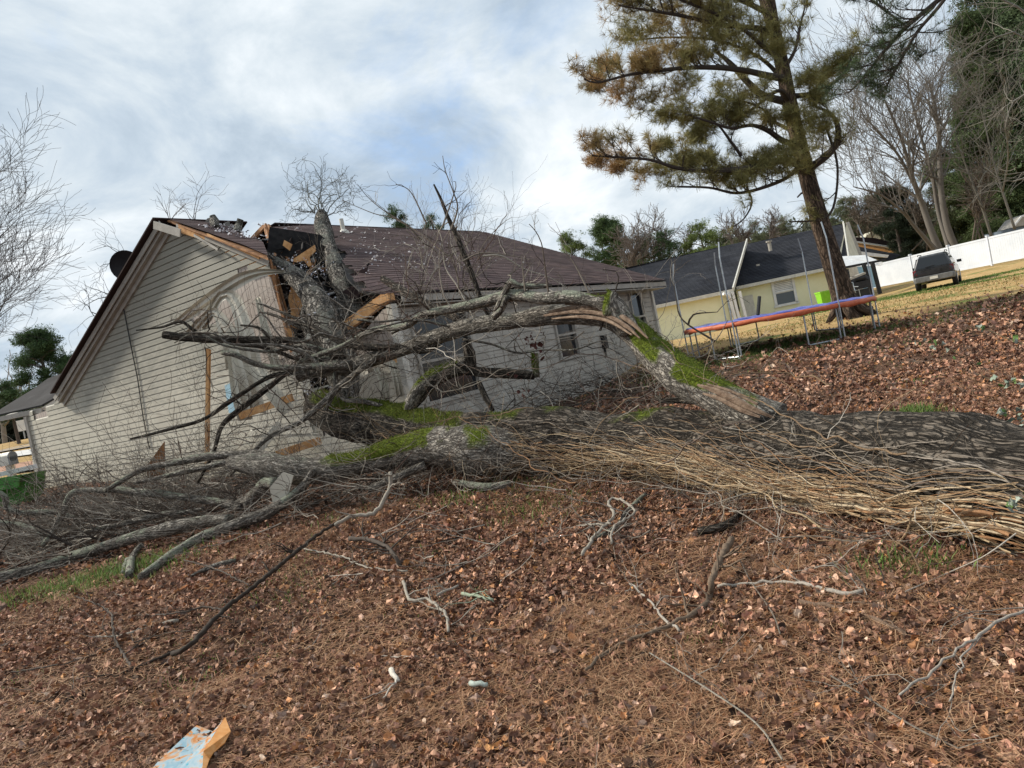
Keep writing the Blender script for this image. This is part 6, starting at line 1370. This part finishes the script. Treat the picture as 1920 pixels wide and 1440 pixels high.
for a in (('pine_tree','tall irregular green pine standing highest on the skyline right of the brown roof',1168,560,400,85,84,G1,2600,'pine'),
 ('pine_tree','pale green pine just above the right slope of the brown roof',1085,540,436,85,70,G3,1700,'pine'),
 ('pine_tree','small loose pine between the pale pine and the tall irregular pine',1128,545,452,90,46,G1,900,'pine'),
 ('pine_tree','twin-topped pine behind the ridge of the brown roof, left half',775,560,383,42,74,G2_,1500,'pine'),
 ('pine_tree','dark round pine top behind the ridge of the brown roof, right half',840,560,396,44,66,G2_,1200,'pine'),
 ('evergreen_tree','rounded bright green tree above the yellow house ridge',1325,500,420,78,96,G3,2600,'round'),
 ('evergreen_tree','dark green tree filling the gap left of the rounded bright tree',1262,510,428,80,62,G2_,1300,'round'),
 ('evergreen_tree','grey green tree behind the left end of the yellow house roof',1215,540,445,82,52,G4,900,'round'),
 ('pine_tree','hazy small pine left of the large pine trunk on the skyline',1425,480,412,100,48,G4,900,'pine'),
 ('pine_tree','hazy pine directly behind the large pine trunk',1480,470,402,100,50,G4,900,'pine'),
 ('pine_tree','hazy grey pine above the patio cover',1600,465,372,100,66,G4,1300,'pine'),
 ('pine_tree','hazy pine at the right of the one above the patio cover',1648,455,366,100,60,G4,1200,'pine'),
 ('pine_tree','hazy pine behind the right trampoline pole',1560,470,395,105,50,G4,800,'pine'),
 ('pine_tree','tall slim pine just left of the tall irregular green pine',1148,560,425,92,44,G3,1100,'pine'),
 ('evergreen_tree','broad mid-green tree between the tall irregular pine and the yellow roof',1235,530,438,95,90,G1,1600,'round'),
 ('evergreen_tree','olive tree above the middle of the charcoal roof',1375,500,432,98,80,G4,1500,'round'),
 ('evergreen_tree','grey-green tree showing between charcoal roof peak and big pine trunk',1455,480,425,104,80,G4,1500,'round'),
 ('magnolia_tree','dark glossy evergreen shrub-like tree beside the bare tree trunks',1690,475,345,74,80,(.022,.032,.018),4200,'round'),
 ('evergreen_tree','broad dark evergreen wall of foliage at the top right',1950,450,-120,84,200,(.06,.085,.04),24000,'col'),
 ('evergreen_tree','mossy green cedar in front of the dark foliage wall at right',1885,450,20,74,130,(.08,.11,.045),24000,'col'),
 ('evergreen_tree','large cedar whose crown leaves the frame at the right edge',2050,430,-200,70,240,(.07,.10,.05),20000,'col'),
 ('evergreen_tree','shorter dark cedar left of the mossy green cedar',1848,452,190,78,95,(.06,.085,.04),11000,'col'),
 ('evergreen_tree','low olive evergreen between the bare trees and the cedar',1790,458,280,80,90,(.10,.12,.055),3200,'round'),
 ('pine_tree','dark pine seen above the porch roof at the left',108,800,616,46,98,G2_,3000,'pine'),
 ('pine_tree','lower dark pine left of the one above the porch roof',38,840,706,48,70,G2_,1500,'pine'),
 ('evergreen_tree','dark evergreen hedge tree beyond the road under the porch eave',30,860,770,58,110,(.02,.026,.018),2500,'round')):
    ever(*a[:9],shape=a[9],holes=.40 if a[9]!='col' else .2,tcol_=(.10,.08,.07))
for (px,py0,py1,Y,n,lab) in ((1195,560,440,80,6,'grey leafless tree beside the tall irregular pine'),(1245,540,430,82,5,'thin grey leafless tree above the left end of the yellow roof'),(1290,510,440,84,5,'grey leafless tree just left of the rounded bright green tree'),(1390,500,415,90,5,'grey leafless tree above the notch in the charcoal roof'),(1450,480,410,92,5,'grey leafless tree left of the big pine trunk on the skyline'),(1625,470,380,95,5,'brown leafless tree behind the patio cover'),(1670,470,360,80,6,'brown leafless tree behind the dark magnolia'),(1840,455,330,62,6,'brown twiggy tree low between fence and cedar'),(1730,470,380,72,6,'brown thicket tree behind the leaning bare trunks')):
    sc=(py0-py1);bare('bare_tree',lab,P(px,py0,Y),[[(px+rng.uniform(-20,20),py0,Y,5),(px-4+rng.uniform(-14,14),py0-sc*.4,Y,4),(px-8+rng.uniform(-20,20),py1+sc*.15,Y,2)] for k in range(n-2)],2,.1,(.16,.135,.12) if px<1600 else (.13,.105,.085),.5,4,sc*Y/F*.38,'leafless trees on the skyline',.16,rmin=.02)
bare('bare_tree','pale trunk of a leafless tree beyond the road under the porch eave',P(10,850,52),[[(12,850,52,16),(6,800,52,14),(0,740,52,10)],[(6,800,52,8),(30,770,52,5),(40,730,52,3)]],1,.1,(.22,.19,.16),.5,3,2.5,None,.16,rmin=.02)
# distant wooded rise closing the horizon
mb=MB();n=34000;ang=rng.uniform(-1.05,1.05,n);Y=rng.uniform(105,150,n);X=np.tan(ang*.75)*Y;pos=np.stack([X,Y,1.2+rng.random(n)**.8*(6+6*fbm(np.stack([X*.08,X*0,X*0],1),3))],1)
scatter(mb,TC2,pos,rng.uniform(.8,1.8,n),A([.12,.125,.09])*rng.uniform(.6,1.4,(n,1)),1.2);tag(mb.build('far_wood',M_fol),'low far-off wood along the horizon','wood',kind='stuff')
# ---- privet sprigs at right ----
mb=MB();ml_=MB();sp_=thing('privet_sprig',P(1900,660,5.5),'leafy green privet sprigs leaning in from the right edge','shrub')
for pts in ([(1990,690,5.0),(1930,650,5.4),(1890,635,5.6),(1850,618,5.8),(1815,612,6)],[(1990,740,5),(1920,715,5.3),(1880,718,5.5),(1830,700,5.7)],[(1960,850,4.2),(1900,830,4.4),(1850,815,4.6),(1820,810,4.7)],[(1700,640,7),(1760,645,7),(1800,668,7),(1860,700,6.8)],[(1980,960,3.4),(1930,930,3.5),(1900,950,3.6)],[(1960,880,4.2),(1900,770,4.4),(1880,780,4.4)]):
    mb=MB();a=spl(A([list(P(*q)) for q in pts]),.05);mb.tube(a,np.linspace(.005,.002,len(a)),5,(.10,.085,.05),cap=False);mb.build('stem',M_twig,sp_)
    nn_=13;idx=rng.integers(2,len(a),nn_);pos=a[idx]+rng.normal(0,.02,(nn_,3));cc=A([(.10,.17,.05),(.22,.26,.20),(.28,.31,.26)])[rng.integers(0,3,nn_)];scatter(ml_,LT,pos,rng.uniform(.035,.06,nn_),cc,.9)
ml_.build('leaves',M_leaf,sp_)
print('total verts',sum(len(m.vertices) for m in bpy.data.meshes))
